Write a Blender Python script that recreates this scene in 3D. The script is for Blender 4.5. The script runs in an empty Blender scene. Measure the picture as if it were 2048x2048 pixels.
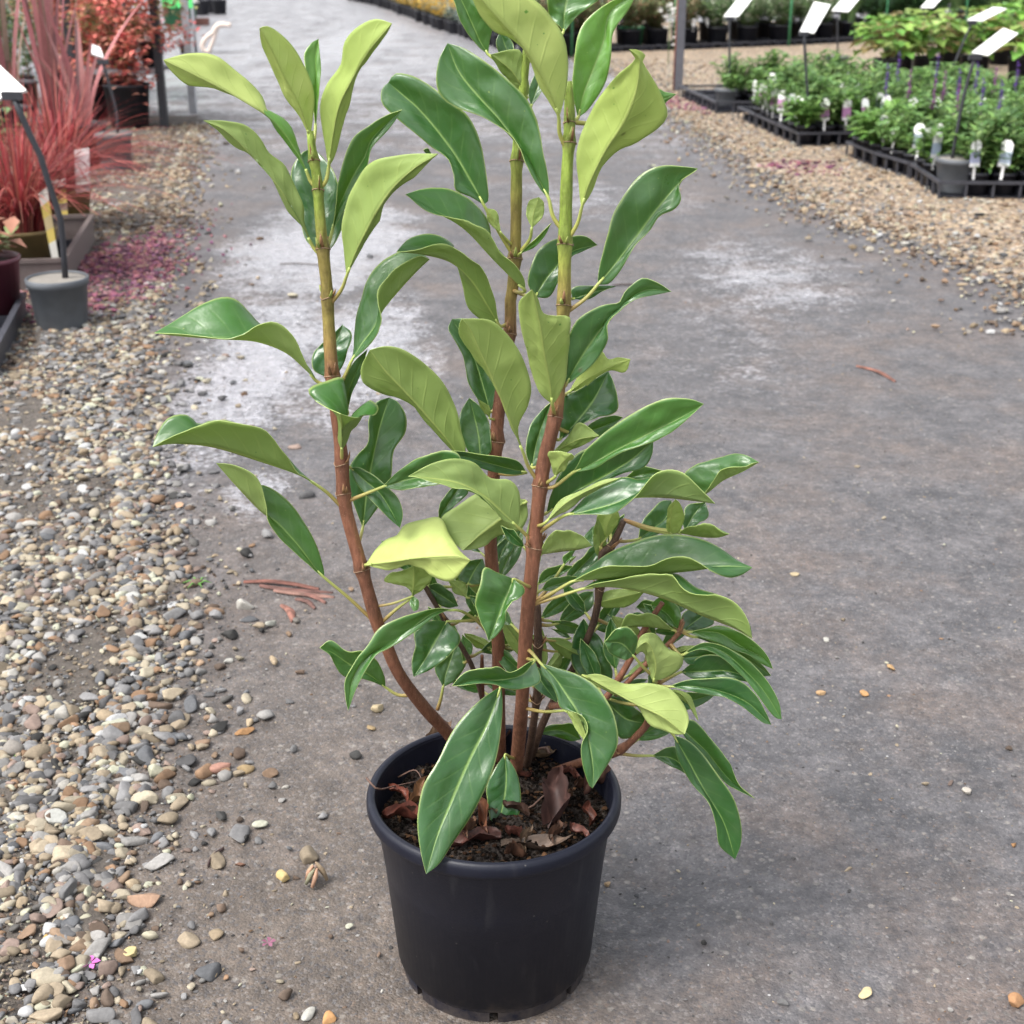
import bpy, math, random
import numpy as np

# ------------------------------------------------------------------ camera, sky, sun, exposure
SC = bpy.context.scene
COL = SC.collection
FPX, PITCH, CAM = 2800.0, math.radians(22.3), (0.0177, -1.1685, 0.9785)
cam_d = bpy.data.cameras.new('camera'); cam = bpy.data.objects.new('camera', cam_d); COL.objects.link(cam)
cam.location = CAM; cam.rotation_euler = (math.pi/2 - PITCH, 0, 0)
cam_d.sensor_width = 36.0; cam_d.lens = FPX/2048*36.0; cam_d.clip_start = 0.05; cam_d.clip_end = 400
cam_d.dof.use_dof = True; cam_d.dof.focus_distance = 1.27; cam_d.dof.aperture_fstop = 13.0
SC.camera = cam
SUN_EL, SUN_AZ = math.radians(57), math.radians(-122)      # azimuth from +Y towards +X: high light from the left, a little behind the camera
W = bpy.data.worlds.new('World'); SC.world = W; W.use_nodes = True
nt = W.node_tree; nt.nodes.clear()
sky = nt.nodes.new('ShaderNodeTexSky'); sky.sky_type = 'NISHITA'; sky.sun_disc = False
sky.sun_elevation = SUN_EL; sky.sun_rotation = SUN_AZ; sky.dust_density = 4.0; sky.air_density = 1.2
hs = nt.nodes.new('ShaderNodeHueSaturation'); hs.inputs['Saturation'].default_value = 0.22
bgn = nt.nodes.new('ShaderNodeBackground'); bgn.inputs['Strength'].default_value = 0.14
wo = nt.nodes.new('ShaderNodeOutputWorld')
nt.links.new(sky.outputs[0], hs.inputs['Color']); nt.links.new(hs.outputs[0], bgn.inputs['Color']); nt.links.new(bgn.outputs[0], wo.inputs['Surface'])
sun_d = bpy.data.lights.new('sun', 'SUN'); sun_d.energy = 1.35; sun_d.angle = math.radians(22); sun_d.color = (1.0, 0.96, 0.9)
sun = bpy.data.objects.new('sun', sun_d); COL.objects.link(sun)
sd = (math.sin(SUN_AZ)*math.cos(SUN_EL), math.cos(SUN_AZ)*math.cos(SUN_EL), math.sin(SUN_EL))
from mathutils import Vector, Matrix, Quaternion
sun.location = (sd[0]*10, sd[1]*10, sd[2]*10)
sun.rotation_euler = Vector(sd).to_track_quat('Z', 'Y').to_euler()
SC.view_settings.view_transform = 'Standard'; SC.view_settings.look = 'None'
SC.view_settings.gamma = 1.0; SC.view_settings.use_curve_mapping = False
SC.view_settings.exposure = 1.36
SC.cycles.max_bounces = 5; SC.cycles.diffuse_bounces = 3; SC.cycles.glossy_bounces = 2; SC.cycles.transmission_bounces = 2; SC.cycles.transparent_max_bounces = 4
SC.cycles.use_denoising = True

rng = np.random.default_rng(7); R = random.Random(11)

# ------------------------------------------------------------------ layout helpers (survey of the photograph: pixel -> point in the place)
def ray(px, py):
    u = (px-1024)/FPX; v = (py-1024)/FPX
    return np.array((u, math.cos(PITCH)-v*math.sin(PITCH), -math.sin(PITCH)-v*math.cos(PITCH)))
CAMV = np.array(CAM)
def on_z(px, py, z=0.0):
    r = ray(px, py); return CAMV + r*((z-CAM[2])/r[2])
def on_y(px, py, y):
    r = ray(px, py); return CAMV + r*((y-CAM[1])/r[1])
def project(p):
    d = np.asarray(p, float)-CAMV
    zf = d[..., 1]*math.cos(PITCH)-d[..., 2]*math.sin(PITCH)
    dn = -d[..., 1]*math.sin(PITCH)-d[..., 2]*math.cos(PITCH)
    return 1024+FPX*d[..., 0]/zf, 1024+FPX*dn/zf, zf

# ------------------------------------------------------------------ mesh helpers
def mesh(name, v, f, mats, mi=None, smooth=True, uv=None, colr=None):
    m = bpy.data.meshes.new(name)
    m.from_pydata([tuple(map(float, p)) for p in v] if not isinstance(v, np.ndarray) else v.tolist(), [], f if not isinstance(f, np.ndarray) else f.tolist())
    for a in (mats if isinstance(mats, (list, tuple)) else [mats]): m.materials.append(a)
    n = len(m.polygons)
    if mi is not None: m.polygons.foreach_set('material_index', np.asarray(mi, dtype=np.int32))
    m.polygons.foreach_set('use_smooth', np.full(n, bool(smooth)))
    if uv is not None:
        l = m.uv_layers.new(name='UVMap'); idx = np.empty(len(m.loops), dtype=np.int32); m.loops.foreach_get('vertex_index', idx)
        l.data.foreach_set('uv', np.asarray(uv, dtype=np.float32)[idx].ravel())
    if colr is not None:
        a = m.color_attributes.new('Col', 'FLOAT_COLOR', 'POINT')
        c = np.ones((len(m.vertices), 4), dtype=np.float32); c[:, :3] = colr; a.data.foreach_set('color', c.ravel())
    m.update(); return m
def obj(name, me, parent=None, loc=None, rotz=0.0, **kw):
    o = bpy.data.objects.new(name, me); COL.objects.link(o)
    if parent is not None: o.parent = parent
    if loc is not None: o.location = tuple(map(float, loc))
    if rotz: o.rotation_euler = (0, 0, rotz)
    for k, x in kw.items(): o[k] = x
    return o
def thing(name, label, cat, loc=(0, 0, 0), rotz=0.0, group=None, me=None):
    o = obj(name, me, None, loc, rotz); o['label'] = label; o['category'] = cat
    if group: o['group'] = group
    return o
class MB:
    """collects pieces into one mesh"""
    def __init__(s): s.v = []; s.f = []; s.m = []; s.c = []; s.uvs = []
    def add(s, v, f, mi=0, col=(1, 1, 1), uv=None):
        b = len(s.v); s.v += [tuple(map(float, p)) for p in v]; s.f += [tuple(b+i for i in q) for q in f]; s.m += [mi]*len(f)
        s.c += [tuple(col)]*len(v) if not isinstance(col, list) else col
        s.uvs += [(0, 0)]*len(v) if uv is None else list(uv)
    def box(s, c, size, mi=0, rot=None, col=(1, 1, 1)):
        sx, sy, sz = [a/2 for a in size]
        v = np.array([(x, y, z) for x in (-sx, sx) for y in (-sy, sy) for z in (-sz, sz)])
        if rot is not None: v = v @ np.array(rot.to_3x3()).T
        s.add(v+np.array(c), [(0, 1, 3, 2), (4, 6, 7, 5), (0, 4, 5, 1), (2, 3, 7, 6), (0, 2, 6, 4), (1, 5, 7, 3)], mi, col)
    def tube(s, pts, rad, n=8, mi=0, col=(1, 1, 1), cap=True, flat=1.0):
        v, f = tube(pts, rad, n, cap, flat)
        if isinstance(col, list): col = [c for c in col for _ in range(n)] + ([col[0], col[-1]] if cap else [])
        s.add(v, f, mi, col)
    def lathe(s, prof, n=24, mi=0, c=(0, 0, 0), col=(1, 1, 1)):
        v, f = lathe(prof, n); s.add(np.array(v)+np.array(c), f, mi, col)
    def build(s, name, mats, parent=None, smooth=True, loc=None, **kw):
        me = mesh(name, np.array(s.v), s.f, mats, s.m, smooth, uv=np.array(s.uvs), colr=np.array(s.c))
        return obj(name, me, parent, loc, **kw)
    def mesh(s, name, mats, smooth=True):
        return mesh(name, np.array(s.v), s.f, mats, s.m, smooth, uv=np.array(s.uvs), colr=np.array(s.c))
def tube(pts, rad, n=8, cap=True, flat=1.0):
    P = [np.array(p, float) for p in pts]; k = len(P)
    if not hasattr(rad, '__len__'): rad = [rad]*k
    T = [P[min(i+1, k-1)]-P[max(i-1, 0)] for i in range(k)]; T = [t/(np.linalg.norm(t)+1e-9) for t in T]
    a = np.array((0, 0, 1.0)) if abs(T[0][2]) < 0.9 else np.array((1.0, 0, 0))
    N = np.cross(T[0], a); N /= np.linalg.norm(N); v = []
    for i in range(k):
        N = N-T[i]*np.dot(N, T[i]); N /= (np.linalg.norm(N)+1e-9); B = np.cross(T[i], N)
        for j in range(n):
            an = 2*math.pi*j/n; v.append(P[i]+rad[i]*(math.cos(an)*N+flat*math.sin(an)*B))
    f = [(i*n+j, i*n+(j+1) % n, (i+1)*n+(j+1) % n, (i+1)*n+j) for i in range(k-1) for j in range(n)]
    if cap:
        v += [P[0], P[-1]]; b = k*n
        f += [(b, (j+1) % n, j) for j in range(n)] + [(b+1, (k-1)*n+j, (k-1)*n+(j+1) % n) for j in range(n)]
    return v, f
def lathe(prof, n=24):
    v = [(r*math.cos(2*math.pi*j/n), r*math.sin(2*math.pi*j/n), z) for r, z in prof for j in range(n)]
    f = [(i*n+j, i*n+(j+1) % n, (i+1)*n+(j+1) % n, (i+1)*n+j) for i in range(len(prof)-1) for j in range(n)]
    return v, f
def spline(pts, n):
    """Catmull-Rom through pts resampled to n points of equal arc length"""
    P = np.array(pts, float)
    if len(P) == 2:
        t = np.linspace(0, 1, n)[:, None]; return P[0]*(1-t)+P[1]*t
    Q = np.vstack([2*P[0]-P[1], P, 2*P[-1]-P[-2]]); out = []
    for i in range(1, len(Q)-2):
        p0, p1, p2, p3 = Q[i-1:i+3]
        for t in np.linspace(0, 1, 12, endpoint=False):
            out.append(0.5*((2*p1)+(-p0+p2)*t+(2*p0-5*p1+4*p2-p3)*t*t+(-p0+3*p1-3*p2+p3)*t**3))
    out.append(P[-1]); out = np.array(out)
    s = np.r_[0, np.cumsum(np.linalg.norm(np.diff(out, axis=0), axis=1))]
    q = np.linspace(0, s[-1], n)
    return np.stack([np.interp(q, s, out[:, k]) for k in range(out.shape[1])], 1)
_lat = rng.random((256, 256))
def vnoise(x, y):
    xi = np.floor(x).astype(int); yi = np.floor(y).astype(int); fx = x-xi; fy = y-yi
    fx = fx*fx*(3-2*fx); fy = fy*fy*(3-2*fy); g = lambda a, b: _lat[a % 256, b % 256]
    return (g(xi, yi)*(1-fx)+g(xi+1, yi)*fx)*(1-fy)+(g(xi, yi+1)*(1-fx)+g(xi+1, yi+1)*fx)*fy
def fbm(x, y, o=4):
    s = 0; a = 0.5
    for k in range(o): s = s+a*vnoise(x*2**k+17*k, y*2**k+31*k); a *= 0.5
    return s
def ground_z(x, y):
    x = np.asarray(x, float); y = np.asarray(y, float)
    near = np.clip((5-y)/3, 0, 1)
    z = (fbm(x*2.2+50, y*2.2+50, 2)-0.4)*0.010 + (fbm(x*14+9, y*14+5, 3)-0.44)*0.006 + (fbm(x*60, y*60, 2)-0.37)*0.0022
    rr = np.hypot(x, y); flat = np.clip((rr-0.10)/0.12, 0, 1)
    return z*near*flat

# ------------------------------------------------------------------ materials
def nmat(name):
    m = bpy.data.materials.new(name); m.use_nodes = True; t = m.node_tree
    b = t.nodes['Principled BSDF']; return m, t, b
def N(t, ty, **kw):
    n = t.nodes.new(ty)
    for k, x in kw.items():
        setattr(n, k, x)
    return n
def mixc(t, fac, a, b, mode='MIX'):
    n = t.nodes.new('ShaderNodeMix'); n.data_type = 'RGBA'; n.blend_type = mode; n.clamp_factor = True
    for s, x in ((n.inputs[0], fac), (n.inputs[6], a), (n.inputs[7], b)):
        if isinstance(x, bpy.types.NodeSocket): t.links.new(x, s)
        elif isinstance(x, (int, float)): s.default_value = x
        else: s.default_value = (x[0], x[1], x[2], 1)
    return n.outputs[2]
def mth(t, op, a, b=0.0, c=None, clamp=False):
    n = t.nodes.new('ShaderNodeMath'); n.operation = op; n.use_clamp = clamp
    for s, x in zip(n.inputs, (a, b, c)):
        if x is None: continue
        if isinstance(x, bpy.types.NodeSocket): t.links.new(x, s)
        else: s.default_value = x
    return n.outputs[0]
def noise(t, scale, detail=4, rough=0.55, vec=None, out='Fac'):
    n = t.nodes.new('ShaderNodeTexNoise'); n.inputs['Scale'].default_value = scale; n.inputs['Detail'].default_value = detail; n.inputs['Roughness'].default_value = rough
    if vec is not None: t.links.new(vec, n.inputs['Vector'])
    return n.outputs[out]
def ramp(t, x, stops):
    n = t.nodes.new('ShaderNodeValToRGB'); t.links.new(x, n.inputs[0]); e = n.color_ramp.elements
    while len(e) < len(stops): e.new(0.5)
    for k, (p, c) in enumerate(stops):
        e[k].position = p; e[k].color = (c, c, c, 1) if isinstance(c, (int, float)) else (*c, 1)
    return n.outputs[0]
def bump(t, b, h, strength=0.4, dist=0.002):
    n = t.nodes.new('ShaderNodeBump'); n.inputs['Strength'].default_value = strength; n.inputs['Distance'].default_value = dist
    t.links.new(h, n.inputs['Height']); t.links.new(n.outputs[0], b.inputs['Normal']); return n
def pos(t):
    g = t.nodes.new('ShaderNodeNewGeometry'); return g.outputs['Position']
def objco(t):
    g = t.nodes.new('ShaderNodeTexCoord'); return g.outputs['Object']
def simple(name, col, rough=0.5, var=0.15, vs=40, bs=0.15, spec=0.5, metal=0.0, bd=0.001):
    m, t, b = nmat(name); p = objco(t)
    n = noise(t, vs, 5, 0.6, p)
    c2 = [max(0, x*(1-var*2)) for x in col]; c3 = [min(1, x*(1+var*2)) for x in col]
    t.links.new(mixc(t, n, c2, c3), b.inputs['Base Color'])
    t.links.new(mth(t, 'MULTIPLY_ADD', n, 0.25, rough-0.12, True), b.inputs['Roughness'])
    b.inputs['Specular IOR Level'].default_value = spec; b.inputs['Metallic'].default_value = metal
    if bs: bump(t, b, noise(t, vs*4, 4, 0.6, p), bs, bd)
    return m
def attr_mat(name, rough=0.7, bs=0.3, vs=150, var=0.25, spec=0.35, trans=0.0, bd=0.0008):
    m, t, b = nmat(name); a = N(t, 'ShaderNodeVertexColor', layer_name='Col'); p = objco(t)
    n = noise(t, vs, 4, 0.65, p)
    c = mixc(t, n, (1-var*1.6,)*3, (1+var*1.2,)*3); c = mixc(t, 1.0, a.outputs[0], c, 'MULTIPLY')
    t.links.new(c, b.inputs['Base Color']); b.inputs['Roughness'].default_value = rough; b.inputs['Specular IOR Level'].default_value = spec
    if bs: bump(t, b, n, bs, bd)
    if trans:
        tr = t.nodes.new('ShaderNodeBsdfTranslucent'); t.links.new(c, tr.inputs['Color']); mx = t.nodes.new('ShaderNodeMixShader'); mx.inputs[0].default_value = trans
        o = t.nodes['Material Output']; t.links.new(b.outputs[0], mx.inputs[1]); t.links.new(tr.outputs[0], mx.inputs[2]); t.links.new(mx.outputs[0], o.inputs[0])
    return m

def ground_material():
    m, t, b = nmat('compacted_road_base'); p = pos(t)
    sx = N(t, 'ShaderNodeSeparateXYZ'); t.links.new(p, sx.inputs[0]); X, Y = sx.outputs[0], sx.outputs[1]
    n1 = noise(t, 1.6, 5, 0.6, p); n2 = noise(t, 9, 5, 0.65, p); n3 = noise(t, 70, 4, 0.7, p); n4 = noise(t, 260, 3, 0.7, p)
    # muddy fines in the wheel track left of the pot
    mud = mth(t, 'MULTIPLY', ramp(t, mth(t, 'ADD', mth(t, 'MULTIPLY', X, -1.1), mth(t, 'MULTIPLY', n1, 1.0)), [(0.25, 0.0), (0.62, 1.0)]),
              ramp(t, mth(t, 'ADD', mth(t, 'MULTIPLY', Y, 0.45), mth(t, 'MULTIPLY', n2, 0.6)), [(0.35, 1.0), (1.0, 0.0)]))
    grey = mixc(t, ramp(t, n2, [(.3, 0.), (.7, 1.)]), (0.040, 0.040, 0.044), (0.104, 0.099, 0.103))
    brown = mixc(t, ramp(t, n2, [(.3, 0.), (.7, 1.)]), (0.058, 0.046, 0.037), (0.112, 0.090, 0.073))
    rust = ramp(t, noise(t, 3.1, 6, 0.7, p), [(0.46, 0.0), (0.66, 1.0)])
    c = mixc(t, mth(t, 'MULTIPLY', rust, 0.7), grey, (0.116, 0.088, 0.073)); c = mixc(t, mud, c, brown)
    # wet film, with the sheen of the sky on it painted in as pale colour
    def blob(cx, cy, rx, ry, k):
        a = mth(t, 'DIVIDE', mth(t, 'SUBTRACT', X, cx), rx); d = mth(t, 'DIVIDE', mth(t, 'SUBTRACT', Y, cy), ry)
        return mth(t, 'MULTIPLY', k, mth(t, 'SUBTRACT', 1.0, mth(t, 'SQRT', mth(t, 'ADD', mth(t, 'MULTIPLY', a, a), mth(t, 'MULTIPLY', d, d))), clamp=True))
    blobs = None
    for q in WET_SHEENS:
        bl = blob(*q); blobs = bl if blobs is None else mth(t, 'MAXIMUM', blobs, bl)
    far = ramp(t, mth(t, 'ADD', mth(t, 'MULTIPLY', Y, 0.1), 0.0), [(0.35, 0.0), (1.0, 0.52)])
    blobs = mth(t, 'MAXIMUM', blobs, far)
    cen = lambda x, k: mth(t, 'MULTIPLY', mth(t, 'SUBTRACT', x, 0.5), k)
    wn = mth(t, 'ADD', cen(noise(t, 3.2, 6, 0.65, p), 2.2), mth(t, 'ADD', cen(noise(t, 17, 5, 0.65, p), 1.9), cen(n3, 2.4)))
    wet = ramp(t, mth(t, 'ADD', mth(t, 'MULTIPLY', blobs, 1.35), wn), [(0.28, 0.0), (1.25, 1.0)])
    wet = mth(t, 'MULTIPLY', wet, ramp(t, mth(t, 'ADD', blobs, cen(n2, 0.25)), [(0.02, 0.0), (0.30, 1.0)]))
    c = mixc(t, mth(t, 'MULTIPLY', wet, 0.72), c, (0.37, 0.37, 0.40))  # sky reflection painted pale over the wet patches and the far road
    # aggregate: small stones showing through
    vo = N(t, 'ShaderNodeTexVoronoi'); vo.inputs['Scale'].default_value = 310; t.links.new(p, vo.inputs['Vector'])
    vr = N(t, 'ShaderNodeSeparateColor'); t.links.new(vo.outputs['Color'], vr.inputs[0])
    c = mixc(t, ramp(t, vr.outputs[0], [(0.80, 0.0), (0.97, 0.40)]), c, (0.20, 0.19, 0.185))
    c = mixc(t, ramp(t, vr.outputs[1], [(0.74, 0.0), (0.94, 0.55)]), c, (0.045, 0.045, 0.052))
    c = mixc(t, ramp(t, vr.outputs[2], [(0.94, 0.0), (0.99, 0.35)]), c, (0.17, 0.12, 0.09))
    c = mixc(t, 1.0, c, mixc(t, ramp(t, noise(t, 27, 6, 0.75, p), [(.32, 0.), (.68, 1.)]), (0.66, 0.66, 0.68), (1.30, 1.29, 1.28)), 'MULTIPLY')
    v2 = N(t, 'ShaderNodeTexVoronoi'); v2.inputs['Scale'].default_value = 95; t.links.new(p, v2.inputs['Vector']); v2c = N(t, 'ShaderNodeSeparateColor'); t.links.new(v2.outputs['Color'], v2c.inputs[0])
    spot = mth(t, 'MULTIPLY', ramp(t, v2.outputs['Distance'], [(.22, 1.), (.42, 0.)]), ramp(t, v2c.outputs[0], [(.80, 0.), (.86, 1.)]))
    c = mixc(t, mth(t, 'MULTIPLY', spot, .6), c, mixc(t, v2c.outputs[1], (.03, .03, .032), (.26, .24, .215)))
    c = mixc(t, 1.0, c, mixc(t, ramp(t, n3, [(.25, 0.), (.75, 1.)]), (0.60, 0.60, 0.61), (1.40, 1.39, 1.38)), 'MULTIPLY')
    c = mixc(t, 1.0, c, mixc(t, n4, (0.72, 0.72, 0.72), (1.28, 1.28, 1.28)), 'MULTIPLY')
    t.links.new(c, b.inputs['Base Color'])
    t.links.new(mth(t, 'SUBTRACT', mth(t, 'ADD', 0.55, mth(t, 'MULTIPLY', n2, 0.25)), mth(t, 'MULTIPLY', wet, 0.46)), b.inputs['Roughness'])
    t.links.new(mth(t, 'ADD', 0.60, mth(t, 'MULTIPLY', wet, 0.6)), b.inputs['Specular IOR Level'])
    h = mth(t, 'ADD', mth(t, 'MULTIPLY', n3, 0.7), mth(t, 'ADD', mth(t, 'MULTIPLY', n4, 0.35), mth(t, 'MULTIPLY', vo.outputs['Distance'], -0.25)))
    bump(t, b, h, 0.75, 0.004)
    return m
def bed_material(name, cols, scale, rough=0.8):
    """coarse pebbles too far off to build singly, and the dirt between the near ones"""
    m, t, b = nmat(name); p = pos(t)
    vo = N(t, 'ShaderNodeTexVoronoi'); vo.inputs['Scale'].default_value = scale; t.links.new(p, vo.inputs['Vector'])
    r = N(t, 'ShaderNodeSeparateColor'); t.links.new(vo.outputs['Color'], r.inputs[0])
    k = len(cols); c = ramp(t, r.outputs[0], [((i+0.5)/k, x) for i, x in enumerate(cols)])
    c = mixc(t, ramp(t, vo.outputs['Distance'], [(0.35, 0.0), (0.75, 0.75)]), c, (0.05, 0.042, 0.038))
    c = mixc(t, 1.0, c, mixc(t, noise(t, 3, 4, 0.6, p), (0.7, 0.7, 0.7), (1.3, 1.3, 1.3)), 'MULTIPLY')
    t.links.new(c, b.inputs['Base Color']); b.inputs['Roughness'].default_value = rough
    bump(t, b, mth(t, 'MULTIPLY', vo.outputs['Distance'], -1), 0.6, 0.01); return m

def leaf_mats():
    out = []
    for side in ('leaf_upper', 'leaf_under'):
        m, t, b = nmat(side)
        uv = N(t, 'ShaderNodeUVMap', uv_map='UVMap'); s = N(t, 'ShaderNodeSeparateXYZ'); t.links.new(uv.outputs[0], s.inputs[0])
        oi = N(t, 'ShaderNodeObjectInfo'); tc = N(t, 'ShaderNodeSeparateColor'); t.links.new(oi.outputs['Color'], tc.inputs[0])
        tone = tc.outputs[0]; rnd = oi.outputs['Random']; p = objco(t)
        au = mth(t, 'ABSOLUTE', mth(t, 'SUBTRACT', mth(t, 'MULTIPLY', s.outputs[0], 2.0), 1.0)); v = s.outputs[1]
        n = noise(t, 45, 4, 0.6, p); nf = noise(t, 300, 3, 0.6, p)
        if side == 'leaf_upper':
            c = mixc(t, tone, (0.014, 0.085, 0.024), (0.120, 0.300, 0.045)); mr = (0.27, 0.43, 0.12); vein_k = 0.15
        else:
            c = mixc(t, tone, (0.178, 0.278, 0.090), (0.510, 0.605, 0.180)); mr = (0.50, 0.58, 0.18); vein_k = 0.16
        c = mixc(t, 1.0, c, mixc(t, rnd, (0.86, 0.90, 0.80), (1.14, 1.10, 1.20)), 'MULTIPLY')
        c = mixc(t, 1.0, c, mixc(t, n, (0.80, 0.82, 0.74), (1.20, 1.18, 1.26)), 'MULTIPLY')
        mid = ramp(t, mth(t, 'MULTIPLY', au, mth(t, 'ADD', 1.0, mth(t, 'MULTIPLY', v, 1.2))), [(0.035, 1.0), (0.115, 0.0)])
        ph = mth(t, 'FRACT', mth(t, 'SUBTRACT', mth(t, 'MULTIPLY', v, 8.5), mth(t, 'MULTIPLY', mth(t, 'POWER', au, 0.8), 1.7)))
        dv = mth(t, 'ABSOLUTE', mth(t, 'SUBTRACT', ph, 0.5))
        vein = mth(t, 'MULTIPLY', ramp(t, mth(t, 'ADD', dv, mth(t, 'MULTIPLY', nf, 0.03)), [(0.0, 1.0), (0.11, 0.0)]), ramp(t, au, [(0.55, 1.0), (0.92, 0.0)]))
        c = mixc(t, mth(t, 'MULTIPLY', vein, vein_k), c, mr); c = mixc(t, mth(t, 'MULTIPLY', mid, 0.8), c, mr)
        edge = ramp(t, mth(t, 'ADD', au, mth(t, 'MULTIPLY', n, 0.05)), [(0.965, 0.0), (1.03, 0.6)]); c = mixc(t, edge, c, (0.42, 0.52, 0.18))
        # dust film, a few brown spots
        dusty = ramp(t, noise(t, 28, 6, 0.7, p), [(0.45, 0.0), (0.8, 0.30)]); c = mixc(t, mth(t, 'MULTIPLY', dusty, 0.55 if side == 'leaf_upper' else 0.12), c, (0.30, 0.34, 0.25))
        sv = N(t, 'ShaderNodeTexVoronoi'); sv.inputs['Scale'].default_value = 38; t.links.new(p, sv.inputs['Vector']); sr = N(t, 'ShaderNodeSeparateColor'); t.links.new(sv.outputs['Color'], sr.inputs[0])
        spot = mth(t, 'MULTIPLY', ramp(t, mth(t, 'ADD', sv.outputs['Distance'], mth(t, 'MULTIPLY', nf, 0.1)), [(0.10, 1.0), (0.16, 0.0)]), ramp(t, sr.outputs[0], [(0.86, 0.0), (0.88, 1.0)]))
        c = mixc(t, mth(t, 'MULTIPLY', spot, 0.6), c, (0.07, 0.055, 0.02))
        t.links.new(c, b.inputs['Base Color'])
        if side == 'leaf_upper':
            t.links.new(mth(t, 'MULTIPLY_ADD', n, 0.30, 0.18), b.inputs['Roughness']); b.inputs['Specular IOR Level'].default_value = 0.9
            hb = mth(t, 'ADD', mth(t, 'MULTIPLY', vein, -0.16), mth(t, 'ADD', mth(t, 'ADD', mth(t, 'MULTIPLY', n, 1.3), mth(t, 'MULTIPLY', nf, 0.12)), mth(t, 'MULTIPLY', mid, -0.5)))
        else:
            t.links.new(mth(t, 'MULTIPLY_ADD', n, 0.15, 0.42), b.inputs['Roughness']); b.inputs['Specular IOR Level'].default_value = 0.4
            hb = mth(t, 'ADD', mth(t, 'MULTIPLY', vein, 0.5), mth(t, 'ADD', mth(t, 'MULTIPLY', n, 0.5), mth(t, 'MULTIPLY', mid, 1.6)))
        bump(t, b, hb, 0.55, 0.0011)
        tr = N(t, 'ShaderNodeBsdfTranslucent'); t.links.new(mixc(t, 0.65, c, (0.52, 0.70, 0.15)), tr.inputs['Color'])
        mx = N(t, 'ShaderNodeMixShader'); mx.inputs[0].default_value = 0.38
        o = t.nodes['Material Output']; t.links.new(b.outputs[0], mx.inputs[1]); t.links.new(tr.outputs[0], mx.inputs[2]); t.links.new(mx.outputs[0], o.inputs[0])
        out.append(m)
    out.append(simple('leaf_margin', (0.36, 0.46, 0.15), 0.45, 0.1, 60, 0))
    m, t, b = nmat('petiole'); a = N(t, 'ShaderNodeVertexColor', layer_name='Col'); t.links.new(a.outputs[0], b.inputs['Base Color']); b.inputs['Roughness'].default_value = 0.45
    out.append(m); return out

# ------------------------------------------------------------------ the ground and the gravel
def px_ellipse(x0, y0, x1, y1):
    a = on_z((x0+x1)/2, y1); c = on_z((x0+x1)/2, y0); l = on_z(x0, (y0+y1)/2); r = on_z(x1, (y0+y1)/2)
    return (round((l[0]+r[0])/2, 3), round((a[1]+c[1])/2, 3), round((r[0]-l[0])/2, 3), round((c[1]-a[1])/2, 3))
WET_SHEENS = [(*px_ellipse(*q[:4]), q[4]) for q in ((380, 380, 880, 650, 1.25), (290, 540, 660, 1050, 1.15), (500, 560, 920, 900, 1.05), (440, 20, 860, 230, 1.1), (1250, 440, 1850, 720, .50), (420, 900, 620, 1060, .7), (900, 330, 1500, 480, .40), (1200, 560, 1700, 900, .30))]
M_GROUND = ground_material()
def axis(dense, far):
    a = list(dense); s = a[1]-a[0]; x = a[-1]; st = abs(s)
    while x < far: st *= 1.35; x += st; a.append(x)
    return a
ys = axis(np.arange(-0.75, 3.2, 0.011), 150); ysn = [-0.75]; st = 0.05
while ysn[-1] > -20: st *= 1.6; ysn.append(ysn[-1]-st)
ys = ysn[:0:-1]+ys
xp = axis(np.arange(0, 1.35, 0.011), 120); xs = [-x for x in xp[:0:-1]]+xp
GX, GY = np.meshgrid(np.array(xs), np.array(ys)); nx, ny = len(xs), len(ys)
gv = np.stack([GX.ravel(), GY.ravel(), ground_z(GX, GY).ravel()], 1)
ii = np.arange(nx*ny).reshape(ny, nx); gf = np.stack([ii[:-1, :-1], ii[:-1, 1:], ii[1:, 1:], ii[1:, :-1]], -1).reshape(-1, 4)
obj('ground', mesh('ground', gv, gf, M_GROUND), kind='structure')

def ico(sub=1):
    import bmesh
    bm = bmesh.new(); bmesh.ops.create_icosphere(bm, subdivisions=sub, radius=1.0)
    v = np.array([p.co[:] for p in bm.verts]); bm.verts.index_update(); f = np.array([[q.index for q in x.verts] for x in bm.faces]); bm.free(); return v, f
ICO3, ICO2, ICO1 = ico(3), ico(2), ico(1)
PAL = {'mix': [((.17, .17, .18), 15), ((.26, .26, .27), 16), ((.16, .17, .19), 6), ((.36, .35, .34), 12), ((.40, .31, .20), 20), ((.36, .20, .10), 6), ((.54, .46, .32), 16), ((.64, .61, .55), 5), ((.20, .13, .09), 6), ((.32, .22, .18), 7), ((.06, .06, .06), 3)],
       'tan': [((.46, .34, .20), 20), ((.38, .24, .14), 16), ((.55, .44, .29), 14), ((.28, .17, .10), 12), ((.30, .27, .24), 12), ((.16, .11, .08), 10), ((.62, .56, .45), 8), ((.20, .19, .18), 8)],
       'pink': [((.33, .12, .17), 18), ((.40, .16, .18), 16), ((.22, .09, .15), 18), ((.46, .25, .27), 12), ((.14, .07, .10), 14), ((.28, .12, .22), 8), ((.38, .25, .17), 14)]}
def pick(pal):
    cs, w = zip(*PAL[pal]); c = np.array(cs[R.choices(range(len(cs)), w)[0]]); c = c*.72+c.mean()*.28*np.array((1.06, 1, .92)) if pal != 'pink' else c; return np.clip(c*R.uniform(0.42, 0.80), 0, 0.34)
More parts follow.
